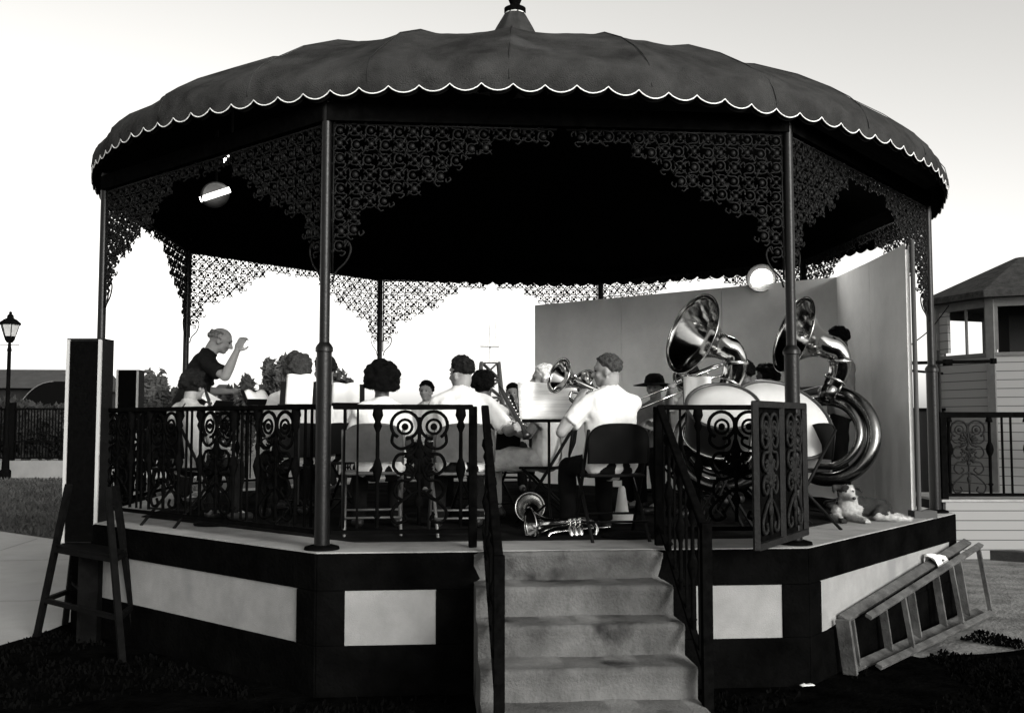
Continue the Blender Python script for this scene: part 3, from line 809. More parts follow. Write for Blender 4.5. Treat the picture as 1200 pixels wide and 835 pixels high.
# the conductor
p1 = spot_of(219, 9.9); r1 = R(-78)
cond = person('balding conductor standing in a dark polo shirt with one hand raised', p1, r1, sit=False, s=1.045, lean=.36, hpitch=.16,
       arms={'R': (W(271, 412, 9.62, p1, r1, 1.045), (.25, .1, -1), 1.3), 'L': (V((-.16, .36, 1.08)), (-.6, -.2, -.8), 1.2)}, shirt='dark_shirt', sleeve=.75, hair='balding', hairm='hair_silver', vox=.0075, group=PEOPLE)
cond.scale = (1.14, 1.12, 1)
# woman at the left rail
p2 = spot_of(219, 8.0); r2 = R(-38)
chair('black folding chair beside the left railing under the woman with short curls', p2, r2)
person('woman with short dark curls in a pale blouse with neck strap at the left rail', p2, r2, s=.90, lean=.08, hyaw=.1, shirt='pale_shirt', hair='curly', hairm='hair_mid', strap=True, group=PEOPLE)
p3 = spot_of(348, 8.2); r3 = R(20)
chair('black folding chair under the brown haired player behind the tall white sheet', p3, r3)
person('player with bushy brown hair behind the tall white music sheet left of the front post', p3, r3, s=1.005, hair='bob', hairm='hair_light', shirt='white_shirt', group=PEOPLE)
p4 = spot_of(381, 9.0); r4 = R(40)
chair('black folding chair behind the front left post', p4, r4)
person('player mostly hidden behind the front left post', p4, r4, s=1.05, hair='short', hairm='hair_mid', shirt='white_shirt', skin='skin', vox=.011, group=PEOPLE)
p4b = spot_of(401, 12.2)
chair('black folding chair far back under the small figure right of the front left post', p4b, R(160))
person('small far figure with short dark hair just right of the front left post', p4b, R(150), s=.97, hair='short', shirt='white_shirt', vox=.012, group=PEOPLE)
p5 = spot_of(447, 7.35); r5 = R(6)
chair('grey round backed folding chair of the woman with big black hair', (p5[0] - .06, p5[1] + .0), R(4), True)
person('woman with big bushy black hair and white blouse seen from behind', p5, r5, s=.90, hyaw=.15, hair='big', hairm='hair', shirt='white_shirt', skin='skin_dark', group=PEOPLE)
p6 = spot_of(500, 11.6)
chair('black folding chair far back under the dark capped head left of the grey haired man', p6, R(150))
person('far player with dark hair and pale face left of the large man in white', p6, R(160), s=.955, hair='short', shirt='white_shirt', vox=.011, group=PEOPLE)
p7 = spot_of(541, 7.3); r7 = R(2)
chair('grey folding chair under the large man in white by the rail corner', p7, R(6), True)
person('large man with short grey hair and glasses in a white shirt, back to the camera', p7, r7, s=.97, hyaw=.75, lean=.13,
       arms={'R': (W(607, 497, 7.0, p7, r7, 1.0), (.5, -.5, -.6), 1.3), 'L': (V((-.05, .36, .82)), (-.6, -.2, -.7), 1.2)}, hair='short', hairm='hair_mid', shirt='white_shirt', sleeve=.85, group=PEOPLE)
p8 = spot_of(569, 8.5); r8 = R(30)
chair('black folding chair under the dark haired player right of the large man', p8, r8)
person('player with round dark curly hair seated just right of the large man in white', p8, r8, s=.91, hyaw=-1.0, hair='curly', hairm='hair', shirt='white_shirt', skin='skin_dark', group=PEOPLE)
p9 = spot_of(601, 12.0); r9 = R(170)
chair('black folding chair far back under the boy by the tower', p9, r9)
person('small far boy with dark hair facing the camera below the white tower', p9, r9, s=.945, hair='short', shirt='grey_shirt', vox=.012, group=PEOPLE,
       arms={'R': (V((.05, .22, .82)), (.6, -.2, -.7), 1.2), 'L': (V((-.05, .24, .9)), (-.6, -.2, -.7), 1.2)})
p10 = spot_of(640, 8.25); r10 = R(82)
chair('black folding chair under the white haired player in shorts', p10, r10)
person('white haired player in pale shorts and white shirt half hidden by the music sheet', p10, r10, s=.955, hair='short', hairm='hair_white', shirt='white_shirt', legs='shorts', shorts=True, group=PEOPLE,
       arms={'R': (V((.06, .30, .86)), (.6, -.2, -.7), 1.2), 'L': (V((-.06, .34, .80)), (-.6, -.2, -.7), 1.2)}, knees={'L': (-.14, .50, .52), 'R': (.13, .46, .55)})
p11 = spot_of(716, 7.05); r11 = R(16)
chair('black folding chair under the man at the head of the steps', p11, R(4))
person('man with cropped grey hair in white shirt playing a horn atop the steps', p11, r11, s=.965, hyaw=.95, lean=.06, hair='crop', hairm='hair_grey', shirt='white_shirt', sleeve=.7, group=PEOPLE,
       arms={'L': (W(676, 472, 7.0, p11, r11, .965), (-.25, -.3, -1), 1.3), 'R': (W(698, 470, 7.25, p11, r11, .965), (.8, -.1, -.6), 1.3)})
p12 = spot_of(768, 9.6); r12 = R(150)
chair('black folding chair under the player in the dark brimmed hat', p12, r12)
hatp = person('player in a dark brimmed hat bent low behind the trombone slide', p12, r12, s=.93, hair='short', shirt='grey_shirt', skin='skin', group=PEOPLE, vox=.01,
       arms={'R': (V((.05, .25, .85)), (.6, -.2, -.7), 1.2), 'L': (V((-.05, .25, .8)), (-.6, -.2, -.7), 1.2)})
hm = MB(); hm.lathe([(0, .075), (.05, .07), (.085, .045), (.098, .0), (.10, -.03), (.2, -.05), (.21, -.045), (.2, -.04), (.1, -.02), (.0, -.02)], (0, .02, 1.305 * .93), 20); hm.build('hat', M['hair'], hatp, True)
p13 = spot_of(806, 9.2); r13 = R(110)
chair('black folding chair under the trombone player', p13, r13)
person('trombone player with dark curls under the left sousaphone bell', p13, r13, s=.985, hair='curly', hairm='hair_mid', shirt='white_shirt', group=PEOPLE, vox=.01, skin='skin',
       arms={'R': (W(785, 455, 8.9, p13, r13), (.7, -.3, -.5), 1.3), 'L': (W(822, 442, 9.0, p13, r13), (-.6, -.2, -.7), 1.3)})
p14 = spot_of(872, 8.6); r14 = R(80)
chair('black folding chair inside the left sousaphone', p14, r14)
person('left sousaphone player mostly hidden behind the shining tubes', p14, r14, s=1.0, hair='short', hairm='hair', shirt='grey_shirt', skin='skin_dark', group=PEOPLE, vox=.011)
p15 = spot_of(986, 9.4); r15 = R(72)
person('standing right sousaphone player with dark hair and grey shirt by the screen', p15, r15, sit=False, s=.985, hair='short', hairm='hair', shirt='grey_shirt', skin='skin_dark', group=PEOPLE, vox=.01, hpitch=.1,
       arms={'R': (V((.25, .35, 1.15)), (.6, -.2, -.7), 1.2), 'L': (V((-.1, .38, 1.1)), (-.6, -.2, -.7), 1.2)})
p16 = spot_of(900, 10.2); r16 = R(100)
chair('black folding chair behind the right drum', p16, r16)
person('drummer with dark curly hair peeping out between the two sousaphones', p16, r16, s=1.02, hair='curly', hairm='hair', shirt='grey_shirt', skin='skin_dark', group=PEOPLE, vox=.011)
c = spot_of(931, 7.7); chair('empty black folding chair standing half hidden by the open gate', c, R(100))

# ------------------------------------------------------------------ instruments and stands
def horn(mb, path, rad, seg=20, n=8): 
    P = spline(path, n); mb.tube(P, lerp_list(rad, len(P)), seg, cap=False)
def bell(mb, c, axis, Rm, L, r0, seg=36, flare=3.2):
    """flared bell: mouth centre c, opening along axis"""
    q = V(axis).normalized().to_track_quat('Z', 'Y').to_matrix(); pr = []
    for i in range(17):
        t = i / 16; r = r0 + (Rm - r0) * (t ** flare); pr.append((r, -L * (1 - t)))
    pr += [(Rm + .006, -.002), (Rm + .007, .005), (Rm, .007), (Rm - .008, .002)]
    for i in range(16, -1, -1):
        t = i / 16; r = r0 + (Rm - r0) * (t ** flare) - .005; pr.append((max(r, .004), -L * (1 - t)))
    mb.lathe(pr, c, seg, q)
def sousaphone(label, px, py, d, rz, s=1.0):
    t = thing('sousaphone', label, 'sousaphone', at(px, py, d), rz, 'sousaphones')
    nb = V((-.86, -.30, .30)).normalized()
    b = MB(); bell(b, (0, 0, 0), nb, .325 * s, .33 * s, .098 * s, 44, 2.2)
    b.build('bell', M['brass'], t, True)
    e = -nb * .33 * s; nk = MB()
    pts = [e + nb * .03, e - nb * .05 * s, V((.385, .14, -.20)) * s, V((.375, .16, -.31)) * s, V((.325, .18, -.42)) * s]
    horn(nk, pts, [.10 * s, .098 * s, .093 * s, .085 * s, .076 * s], 22); nk.build('neck', M['brass'], t, True)
    for jc, jr, jx in (((.388, .14, -.21), .093, (.05, -.1, 1)), ((.35, .175, -.37), .082, (.5, 0, 1))):
        jn = MB(); jn.ring(V(jc) * s, jr * s, .013, V(jx), 24, 8); jn.build('joint_ring', M['brass_dull'], t, True)
    lc = MB(); cpt = V((.30, .30, -.86)) * s; X = V((.82, -.45, -.35)).normalized(); Z = V((.30, .10, .95)); Z = (Z - X * Z.dot(X)).normalized()
    P = [V((.325, .18, -.42)) * s, V((.285, .16, -.49)) * s]
    for i in range(26):
        a = R(115 - i * 24); rr = (.40 - .006 * i) * s
        P.append(cpt + X * rr * math.cos(a) + Z * rr * math.sin(a) + X.cross(Z) * (i * .006))
    horn(lc, P, [.07 * s, .068 * s, .062 * s, .056 * s, .05 * s, .042 * s, .035 * s, .03 * s, .024 * s], 18, 6); lc.build('coil', M['brass_coil'], t, True)
    vv = MB()
    for q in range(3):
        o = cpt + V((-.12 + q * .055, -.16, .0)); vv.tube([o, o + V((0, 0, .17))], .022, 12); vv.tube([o + V((0, 0, .17)), o + V((0, 0, .21))], .008, 8); vv.tube([o + V((0, 0, -.05)), o], .016, 10)
        vv.tube(spline([o + V((0, -.02, .03)), o + V((0, -.08, .02)), o + V((0, -.09, -.1)), o + V((0, -.02, -.1))], 5), .009, 8)
    vv.build('valves', M['chrome'], t, True)
    return t
sousaphone('left shining sousaphone with its whole bell in view against the grey screen', 811, 391, 7.7, 0, 1.0)
sousaphone('right shining sousaphone with its bell partly behind the front post', 930, 392, 8.5, R(-14), 1.04)
# brass horn played by the man at the steps
def lower_brass(name, label, cat, c, axis, side, s=1.0, m='brass'):
    t = thing(name, label, cat, c, 0)
    ax = V(axis).normalized(); sd = V(side); sd = (sd - ax * sd.dot(ax)).normalized(); w = ax.cross(sd)
    b = MB(); bell(b, (0, 0, 0), ax, .118 * s, .26 * s, .026 * s, 32, 2.8); b.build('bell', M[m], t, True)
    tb = MB(); e = -ax * .26 * s
    horn(tb, [e + ax * .02, e - ax * .12 * s, e - ax * .20 * s + sd * .03 * s, e - ax * .21 * s + sd * .10 * s, e - ax * .12 * s + sd * .13 * s, e + ax * .10 * s + sd * .13 * s, e + ax * .14 * s + sd * .09 * s, e + ax * .08 * s + sd * .06 * s, e - ax * .25 * s + sd * .06 * s], [.026 * s, .022 * s, .018 * s, .014 * s, .012 * s, .010 * s, .009 * s], 12); tb.build('tubing', M[m], t, True)
    vv = MB()
    for q in range(3):
        o = e - ax * (.02 + q * .036) * s + sd * .03 * s + w * .02
        vv.tube([o, o + sd * .12 * s], .0165 * s, 12); vv.tube([o - sd * .045 * s, o], .006 * s, 8); vv.tube([o - sd * .05 * s, o - sd * .045 * s], .013 * s, 10)
    vv.build('valves', M['chrome'], t, True)
    mp = MB(); o = e - ax * .25 * s + sd * .06 * s; mp.tube([o, o - ax * .05 * s, o - ax * .07 * s], [.005 * s, .008 * s, .014 * s], 10); mp.build('mouthpiece', M['chrome'], t, True)
    return t
lower_brass('baritone_horn', 'brass horn raised by the man atop the steps, bell to the left', 'horn', at(655, 440, 7.25), (-.85, -.42, .30), (.1, 0, -1), 1.12)
lower_brass('baritone_horn', 'second brass horn behind the white haired head, its mouth catching glare', 'horn', at(682, 447, 8.3), (-.7, -.5, .6), (.1, 0, -1), 1.0)
# horns on the floor
lower_brass('flugelhorn', 'brass horn lying on the floor with its valves standing up, top of the steps', 'horn', at(622, 627, 7.0) + V((0, 0, .07)), (-.95, -.25, -.05), (.2, -.1, -1), 1.05)
lower_brass('baritone_horn', 'horn under the chairs with its bell mouth facing out towards the steps', 'horn', at(621, 594, 7.6), (-.25, -.95, .2), (.2, 0, -1), .95, 'brass_dull')
# trombone
def trombone():
    a = at(748, 468, 8.6); b = at(838, 431, 9.1); t = thing('trombone', 'trombone with its long slide pointing down to the left', 'trombone', a); L = b - a; d = L.normalized(); sd = V((.1, .25, -.97)); sd = (sd - d * sd.dot(d)).normalized()
    q = MB()
    for o in (0, .085): q.tube([sd * o, L + sd * o], .0085, 8)
    q.tube([sd * .085 * (.5 - .5 * math.cos(PI * i / 8)) - d * .045 * math.sin(PI * i / 8) for i in range(9)], .0095, 8); q.build('slide', M['chrome'], t, True)
    q = MB(); w = d.cross(sd)
    bc = L - d * .32 + w * .12 + sd * .03
    bell(q, bc, -d, .10, .3, .016, 28, 3); horn(q, [bc + d * .29, L + d * .1 + w * .12 + sd * .03, L + d * .2 + w * .08 + sd * .04, L + d * .1 + sd * .085, L - d * .02 + sd * .085], [.016, .013, .011, .009], 10); q.build('bell', M['brass'], t, True)
    q = MB(); q.tube([L, L + d * .04, L + d * .06], [.006, .009, .013], 10); q.tube([L - d * .1, L - d * .1 + sd * .085], .006, 6); q.build('mouthpiece', M['chrome'], t, True)
trombone()
# woodwind of the large man, and the far boy's horn
def reed(label, a, b, r=.016, m='horn_black'):
    t = thing('clarinet', label, 'clarinet', a); L = V(b) - V(a); q = MB(); d = L.normalized()
    q.tube([L * f for f in (0, .06, .12, .8, .92, 1)], [r * 1.9, r * 1.4, r, r * .95, r * .8, r * .4], 12); q.build('tube', M[m], t, True)
    k = MB(); s_ = d.orthogonal().normalized()
    for i in range(9): 
        o = L * (.2 + i * .065) + s_ * r * 1.1; k.tube([o - d * .012, o + d * .012], .005, 6)
        k.ell(L * (.22 + i * .065) - d.cross(s_) * r * 1.15, (.008, .008, .008), None, 8, 6)
    k.build('keys', M['chrome'], t, True)
reed('black reed instrument with bright keys in the large man\'s hand', at(618, 512, 7.0), at(585, 452, 7.15), .02)
reed('small reed instrument held by the far boy', at(606, 486, 11.6), at(598, 462, 11.7), .03)
reed('long black reed instrument crossing the rail at left, held beside the curly haired woman', at(262, 520, 8.2), at(240, 455, 8.4), .016)

# drums
def drum(name, label, px, py, d, rad, depth, axis):
    t = thing(name, label, 'drum', at(px, py, d), 0, 'drums'); q = V(axis).normalized().to_track_quat('Z', 'Y').to_matrix(); m = MB()
    m.lathe([(rad * .985, -depth / 2), (rad, -depth / 2), (rad, depth / 2), (rad * .985, depth / 2)], (0, 0, 0), 48, q); m.build('shell', M['drumshell'] if rad < .3 else M['drum_grey'], t, angle=40)
    for s_ in (-1, 1):
        h = MB(); h.lathe([(0, s_ * (depth / 2 + .004)), (rad * .6, s_ * (depth / 2 + .003)), (rad * .975, s_ * (depth / 2)), (rad * .99, s_ * (depth / 2 - .02))], (0, 0, 0), 48, q); h.build('drum_head', M['drumhead'], t, True)
        h = MB(); h.ring(q @ V((0, 0, s_ * depth / 2)), rad + .008, .014, q @ V((0, 0, 1)), 48, 8); h.build('hoop', M['chrome'] if s_ < 0 else M['drumshell'], t, True)
    for i in range(8):
        a = 2 * PI * i / 8; p = q @ V((rad * math.cos(a) * 1.02, rad * math.sin(a) * 1.02, 0)); z = q @ V((0, 0, depth / 2))
        h = MB(); h.tube([p - z, p + z], .006, 6); h.build('tension_rod', M['chrome'], t)
    st = MB(); base_z = PF - at(px, py, d).z
    for s_ in (-1, 1):
        st.tube([V((s_ * .2, .15, base_z + .01)), V((-s_ * .12, 0, -rad * .92))], .012, 8); st.tube([V((s_ * .2, -.15, base_z + .01)), V((-s_ * .12, 0, -rad * .92))], .012, 8)
    st.build('stand', M['chair'], t)
drum('bass_drum', 'round white drum showing above the front right rail under the left sousaphone', 846, 493, 7.45, .265, .28, (-.1, -.62, .78))
drum('bass_drum', 'large white drum right of the front right post above the open gate', 907, 508, 8.0, .41, .36, (.12, -.72, .66))
# music stands and sheets
def stand(label, px, py, d, rz, tilt, w=.48, h=.30, sheet_label=None, sw=None, sh=None, printed=True, sheet_tilt=None):
    c = at(px, py, d); t = thing('music_stand', label, 'music stand', (c.x, c.y, PF), rz, 'music stands'); z = c.z - PF
    rot = Matrix.Rotation(tilt, 3, 'X')
    m = MB(); m.box(V((0, 0, z)) + rot @ V((0, 0, h / 2)), (w, .008, h), rot); m.box(V((0, 0, z)) + rot @ V((0, -.03, 0)), (w, .06, .008), rot); m.build('desk', M['chair'], t)
    m = MB(); m.tube([(0, .02, .18), (0, .02, z + .05)], .011, 8); m.build('pole', M['chair'], t)
    for k in range(3):
        a = 2 * PI * k / 3 + .4; m = MB(); m.tube([(0, .02, .22), (.25 * math.cos(a), .02 + .25 * math.sin(a), .012)], .009, 6); m.build('leg', M['chair'], t)
    if sheet_label:
        sw = sw or w * .95; sh = sh or h * 1.05
        q = MB(); rows = 6; cols = 10; vs = []
        for i in range(rows + 1):
            for k in range(cols + 1):
                x = -sw / 2 + sw * k / cols; zz = sh * i / rows
                vs.append((x, -.006 - .010 * abs(math.sin(PI * k / cols * 2)) - .01 * (i / rows) ** 2 * math.sin(k), zz))
        q.add(vs, [(i * 11 + k, i * 11 + k + 1, (i + 1) * 11 + k + 1, (i + 1) * 11 + k) for i in range(rows) for k in range(cols)])
        o = q.build('sheet_music', M['paper'] if printed else M['blank'], None, True)
        o.matrix_world = Matrix.Translation(V((c.x, c.y, PF + z))) @ Matrix.Rotation(rz, 4, 'Z') @ Matrix.Rotation(tilt, 4, 'X') @ Matrix.Translation(V((0, -.006, .006)))
        o.modifiers.new('s', 'SOLIDIFY').thickness = .003
        tag(o, sheet_label, 'sheet music', 'sheets on the music stands')
stand('black music stand left of the man with the horn', 644, 494, 7.45, R(6), R(-16), .47, .28, 'open printed music sheet beside the brass horn at the centre', .46, .30)
stand('music stand left of the front left post', 350, 476, 7.7, R(-4), R(-14), .30, .2, 'tall blank white sheet left of the front left post', .21, .25, False)
stand('music stand just right of the front left post', 405, 475, 7.9, R(4), R(-18), .3, .18, 'white sheet just right of the front left post', .22, .18, False)
stand('music stand before the conductor', 261, 476, 9.3, R(80), R(-62), .45, .3, 'white sheet lying flat before the conductor', .44, .3, False)
stand('music stand between the conductor and the tall white sheet', 305, 474, 8.6, R(30), R(-50), .26, .2, 'slanted white sheet between the conductor and the tall sheet', .2, .17, False)
stand('music stand under the left sousaphone', 818, 474, 8.2, R(-10), R(-12), .24, .2, 'white sheet under the left sousaphone bell', .23, .23, False)

# things on the floor
t = thing('cone_mute', 'pale cone standing on the floor under the chair at the head of the steps', 'cone', (lambda p: (p.x, p.y, PF))(at(729, 612, 8.0)))
m = MB(); m.lathe([(0, .30), (.018, .298), (.028, .28), (.055, .09), (.06, .08), (.10, .075), (.105, .02), (.085, 0), (0, 0)], (0, 0, 0), 24); m.build('shell', M['cone'], t, angle=40)
m = MB(); m.ring((0, 0, .085), .066, .006, (0, 0, 1), 24, 6); m.build('collar', M['chrome'], t, True)
def blob(name, label, cat, px, py, size, rz, m):
    p = at(px, py, .82 * FPX / (py - 493.5)); q = MB(); q.ell((0, 0, 0), (size[0], size[1], size[2]), None, 16, 8)
    q.v = [(x * (1 + .18 * noise.noise(V((x * 14, y * 14, 2)))), y * (1 + .2 * noise.noise(V((x * 11, y * 11, 5)))), max(z, -size[2] * .5)) for x, y, z in q.v]
    o = q.build(name, M[m], None, True); o.location = (p.x, p.y, PF + size[2] * .5 + .002); o.rotation_euler = (0, 0, rz); tag(o, label, cat)
blob('instrument_bag', 'flat black bag on the floor under the chair near the right handrail', 'bag', 735, 630, (.19, .12, .035), .1, 'hair')
blob('instrument_bag', 'small flat black bag on the pale floor edge near the left speaker', 'bag', 247, 616, (.14, .07, .03), -.1, 'hair')
blob('glove', 'dark crumpled glove on the floor edge left of the front post', 'glove', 292, 614, (.07, .05, .02), .5, 'hair')

# ------------------------------------------------------------------ dog
dp = at(995, 611, 8.1); dog = thing('dog', 'light mongrel dog lying on the floor edge, looking at the camera', 'dog', (dp.x, dp.y, PF), R(0))
b = MB(); hx, hy, hz = -.03, -.03, .285
b.cap((.02, .10, .15), .105, (.24, .20, .12), .10); b.cap((.24, .20, .12), .10, (.42, .22, .10), .095)
b.cap((.0, .06, .14), .088, (-.02, .03, .19), .076); b.cap((-.02, .03, .18), .07, (hx, .0, hz - .03), .06)
b.ell((hx, hy + .005, hz), (.074, .075, .070)); b.ell((hx, hy - .04, hz - .02), (.052, .05, .046)); b.cap((hx, hy - .06, hz - .034), .040, (hx + .006, hy - .125, hz - .056), .027)
b.ell((hx - .034, hy - .042, hz + .012), (.024, .024, .02)); b.ell((hx + .034, hy - .042, hz + .012), (.024, .024, .02))
for s_ in (-1, 1):
    e0 = V((hx + s_ * .055, hy + .02, hz + .045)); e1 = e0 + V((s_ * .062, -.005, .004)); e2 = e1 + V((s_ * .016, -.03, -.045))
    b.cap(e0, .026, e1, .020, 10); b.cap(e1, .020, e2, .010, 8)
for x0, x1, y1 in ((-.09, -.12, -.10), (.06, .09, -.14)):
    b.cap((x0, .06, .11), .05, (x0 - .01, .10, .05), .042); b.cap((x0 - .01, .10, .045), .04, (x1, y1, .03), .03); b.ell((x1, y1 - .025, .026), (.034, .045, .025))
    for q in (-1, 0, 1): b.ell((x1 + q * .02, y1 - .06, .02), (.012, .02, .015))
b.cap((.40, .19, .10), .085, (.31, .06, .06), .05); b.cap((.31, .05, .05), .042, (.46, -.02, .034), .03); b.cap((.46, -.02, .032), .028, (.57, .01, .026), .023); b.ell((.595, .01, .022), (.038, .025, .021))
b.cap((.48, .24, .07), .03, (.60, .20, .03), .022); b.cap((.60, .20, .026), .021, (.68, .12, .018), .012)
bo = fuse(b, 'body', [M['dog_white'], M['dog_dark']], dog, .008, 3, .010)
for p in bo.data.polygons:
    c = p.center; k = noise.noise(c * 9) * .07
    if (c.x + k > .15 and c.z + k > .07) or (c.x + k < hx - .03 and c.z + k > hz - .02 and c.y > hy - .075) or (c.x + k > hx + .075 and c.z > hz - .03) or (c.x < -.09 and c.z < .05 and c.y < -.09) or (c.x + k < -.08 and c.z > .16 and c.y > .03): p.material_index = 1
fb_ = MB(); rg = random.Random(5)
for p in bo.data.polygons:
    for _ in range(2):
        if rg.random() > .75: continue
        c = p.center + V((rg.uniform(-.004, .004), rg.uniform(-.004, .004), rg.uniform(-.004, .004))); nn = p.normal
        tdir = (nn * .55 + V((.6, .25, -.5)) + V((rg.gauss(0, .3), rg.gauss(0, .3), rg.gauss(0, .3)))).normalized(); L = rg.uniform(.008, .022) * (.5 if c.y < -.06 else 1)
        sdv = nn.cross(tdir).normalized() * .0016
        fb_.add([c - sdv - nn * .002, c + sdv - nn * .002, c + tdir * L], [(0, 1, 2)], p.material_index)
fb_.build('fur', [M['dog_white'], M['dog_dark']], dog)
dog.scale = (.86, .86, .86)
m = MB(); m.ell((hx + .007, hy - .15, hz - .048), (.019, .013, .015)); m.build('nose', M['nose'], dog, True)
m = MB()
for x in (-.033, .033):
    m = MB(); m.ell((hx + x, hy - .064, hz + .012), (.012, .009, .011)); m.build('eye', M['nose'], dog, True)

# ------------------------------------------------------------------ ladder lying against the base, rag and litter
A0 = V((1.99, -3.53, .03)); A1 = V((4.02, -1.62, .03))
ld = (A1 - A0).normalized(); LL = (A1 - A0).length
lad = thing('stepladder', 'old wooden stepladder lying on its side against the right of the base', 'ladder', A0)
wall = V((-.707, .707, 0))
def lp_(f, w, off=0.0):  # along, height fraction, away from wall
    hgt = .345 + .27 * f; top = ld * (LL * (f * 1.0 - .02 + .0)) + wall * (.02 + .05 * f) + V((0, 0, hgt))
    bot = ld * (LL * f)
    return bot.lerp(top, w) - wall * off
for w, off, nm in ((0, 0, 'rail'), (1, 0, 'rail'), (.03, .13, 'rear_rail'), (.97, .11, 'rear_rail')):
    m = MB(); m.bar(lp_(0.0 if off == 0 else .06, w, off), lp_(1.0, w, off), .03, .075 if off == 0 else .05, (wall + V((0, 0, .5)))); m.build(nm, M['ladder'], lad, bevel=.004)
for f in (.04, .25, .46, .67, .88):
    m = MB(); m.bar(lp_(f, .02), lp_(f, .98), .022, .06, -wall + V((0, 0, .3))); m.build('tread', M['ladder'], lad, bevel=.003)
for f in (.30, .70, .97):
    m = MB(); m.bar(lp_(f, .06, .12), lp_(f, .94, .11), .03, .035, -wall); m.build('rear_brace', M['ladder'], lad)
m = MB(); m.bar(lp_(-.025, -.05, .03), lp_(-.025, 1.05, .03), .03, .10, -wall); m.build('top_cap', M['ladder'], lad, bevel=.004)
rp = A0 + lp_(.69, 1.0) + V((0, 0, .05))
m = MB(); vs = []; 
for i in range(15):
    for k in range(13):
        u = -.17 + .34 * i / 14; v = -.16 + .32 * k / 12
        drop = -max(0, abs(v) - .05) * 1.1 - .02 * abs(u) + noise.noise(V((u * 9, v * 9, 1))) * .06
        p = ld * (u * (1 - .3 * abs(v) / .16)) - wall * (v * .5 + noise.noise(V((u * 8, v * 8, 7))) * .04) + V((0, 0, drop))
        vs.append(p)
m.add(vs, [(i * 13 + k, i * 13 + k + 1, (i + 1) * 13 + k + 1, (i + 1) * 13 + k) for i in range(14) for k in range(12)])
o = m.build('rag', M['cloth'], None, True); o.location = rp; o.modifiers.new('s', 'SOLIDIFY').thickness = .005; tag(o, 'crumpled white rag draped over the upper rail of the ladder', 'rag')
def scrap(px, py, w, l, rz, lab):
    d = 1.72 * FPX / (py - 493.5); p = at(px, py, d); m = MB(); vs = []
    for i in range(7):
        for k in range(5):
            u = -.5 + i / 6; v = -.5 + k / 4; vs.append((u * l * (1 - .3 * abs(v)), v * w * (1 + .4 * noise.noise(V((u * 3, rz, 1)))), .012 + .03 * w / .08 * abs(noise.noise(V((u * 4 + rz, v * 4, 3)))) + .012))
    m.add(vs, [(i * 5 + k, i * 5 + k + 1, (i + 1) * 5 + k + 1, (i + 1) * 5 + k) for i in range(6) for k in range(4)])
    o = m.build('paper_scrap', M['scrap'], None, True); o.location = (p.x, p.y, .01); o.rotation_euler = (0, 0, rz); o.modifiers.new('s', 'SOLIDIFY').thickness = .003
    tag(o, lab, 'litter', 'litter on the dark soil')
scrap(927, 777, .07, .26, .2, 'long pale paper scrap on the dark soil left of the ladder foot')
scrap(946, 808, .04, .10, .1, 'small pale scrap on the soil below the ladder, nearest the picture edge')

# ------------------------------------------------------------------ speakers on wooden stands
def speaker(label, pos, rz, z0, group='column loudspeakers'):
    t = thing('speaker', label, 'loudspeaker', (pos[0], pos[1], z0), rz, group); w, dp_, h = .30, .22, 1.66
    m = MB(); m.box((0, 0, h / 2), (w, dp_, h)); m.build('cabinet', M['speaker_side'], t, bevel=.006)
    m = MB(); m.box((0, -dp_ / 2 - .006, h / 2), (w - .07, .014, h - .03)); m.build('grille', M['speaker_cloth'], t)
    for s_ in (-1, 1):
        m = MB(); m.box((s_ * (w / 2 - .018), -dp_ / 2 - .008, h / 2), (.027, .018, h - .006)); m.build('trim_strip', M['speaker_trim'], t)
    m = MB(); m.box((0, 0, h + .004), (w, dp_, .008)); m.build('top_trim', M['speaker_trim'] if 0 else M['speaker_side'], t)
    return t
def speaker_stand(label, feet, ztop, zs):
    c = sum((V((*f, 0)) for f in feet), V((0, 0, 0))) / 4; t = thing('speaker_stand', label, 'speaker stand', c, 0, 'wooden speaker stands')
    F = [V((*f, 0)) - c for f in feet]; T = [f * .46 + V((0, 0, ztop)) for f in F]
    for a, b in zip(F, T): m = MB(); m.bar(a, b, .045, .04); m.build('leg', M['stand'], t)
    for z, in ((zs,), (.30,)):
        Q = [a.lerp(b, z / ztop) for a, b in zip(F, T)]
        for i in range(4): m = MB(); m.bar(Q[i], Q[(i + 1) % 4], .035, .035); m.build('rung', M['stand'], t)
    Q = [a.lerp(b, zs / ztop) for a, b in zip(F, T)]
    m = MB(); m.add([q + V((0, 0, .018)) for q in Q] + [q + V((0, 0, .034)) for q in Q], [(3, 2, 1, 0), (4, 5, 6, 7), (0, 1, 5, 4), (1, 2, 6, 5), (2, 3, 7, 6), (3, 0, 4, 7)]); m.build('shelf', M['stand'], t)
    m = MB(); m.box((0, 0, zs * .5), (.15, .12, zs)); m.build('centre_post', M['stand'], t)
    m = MB(); m.bar(Q[0] * 0 + V((0, .05, zs * .45)), Q[3] * 1.05 - V((0, 0, zs * .5)), .02, .02); m.build('brace', M['stand'], t)
    return c
ft = [(-4.0, -1.88), (-3.06, -2.80), (-3.10, -2.28), (-3.95, -1.40)]
sc0 = speaker_stand('dark splayed four legged stand under the near loudspeaker at left', ft, 1.22, .70)
sq = at(97, 640, 8.15)
speaker('tall black column loudspeaker with white edges at near left', (sq.x + .02, sq.y), R(-6), .735)
q2 = at(152, 480, 13.2)
speaker_stand('dark stand under the far loudspeaker behind the left railing', [(q2.x - .4, q2.y - .4), (q2.x + .4, q2.y - .4), (q2.x + .4, q2.y + .4), (q2.x - .4, q2.y + .4)], 1.2, .70)
speaker('far black column loudspeaker seen between the near one and the rail', (q2.x, q2.y), R(-2), .735)

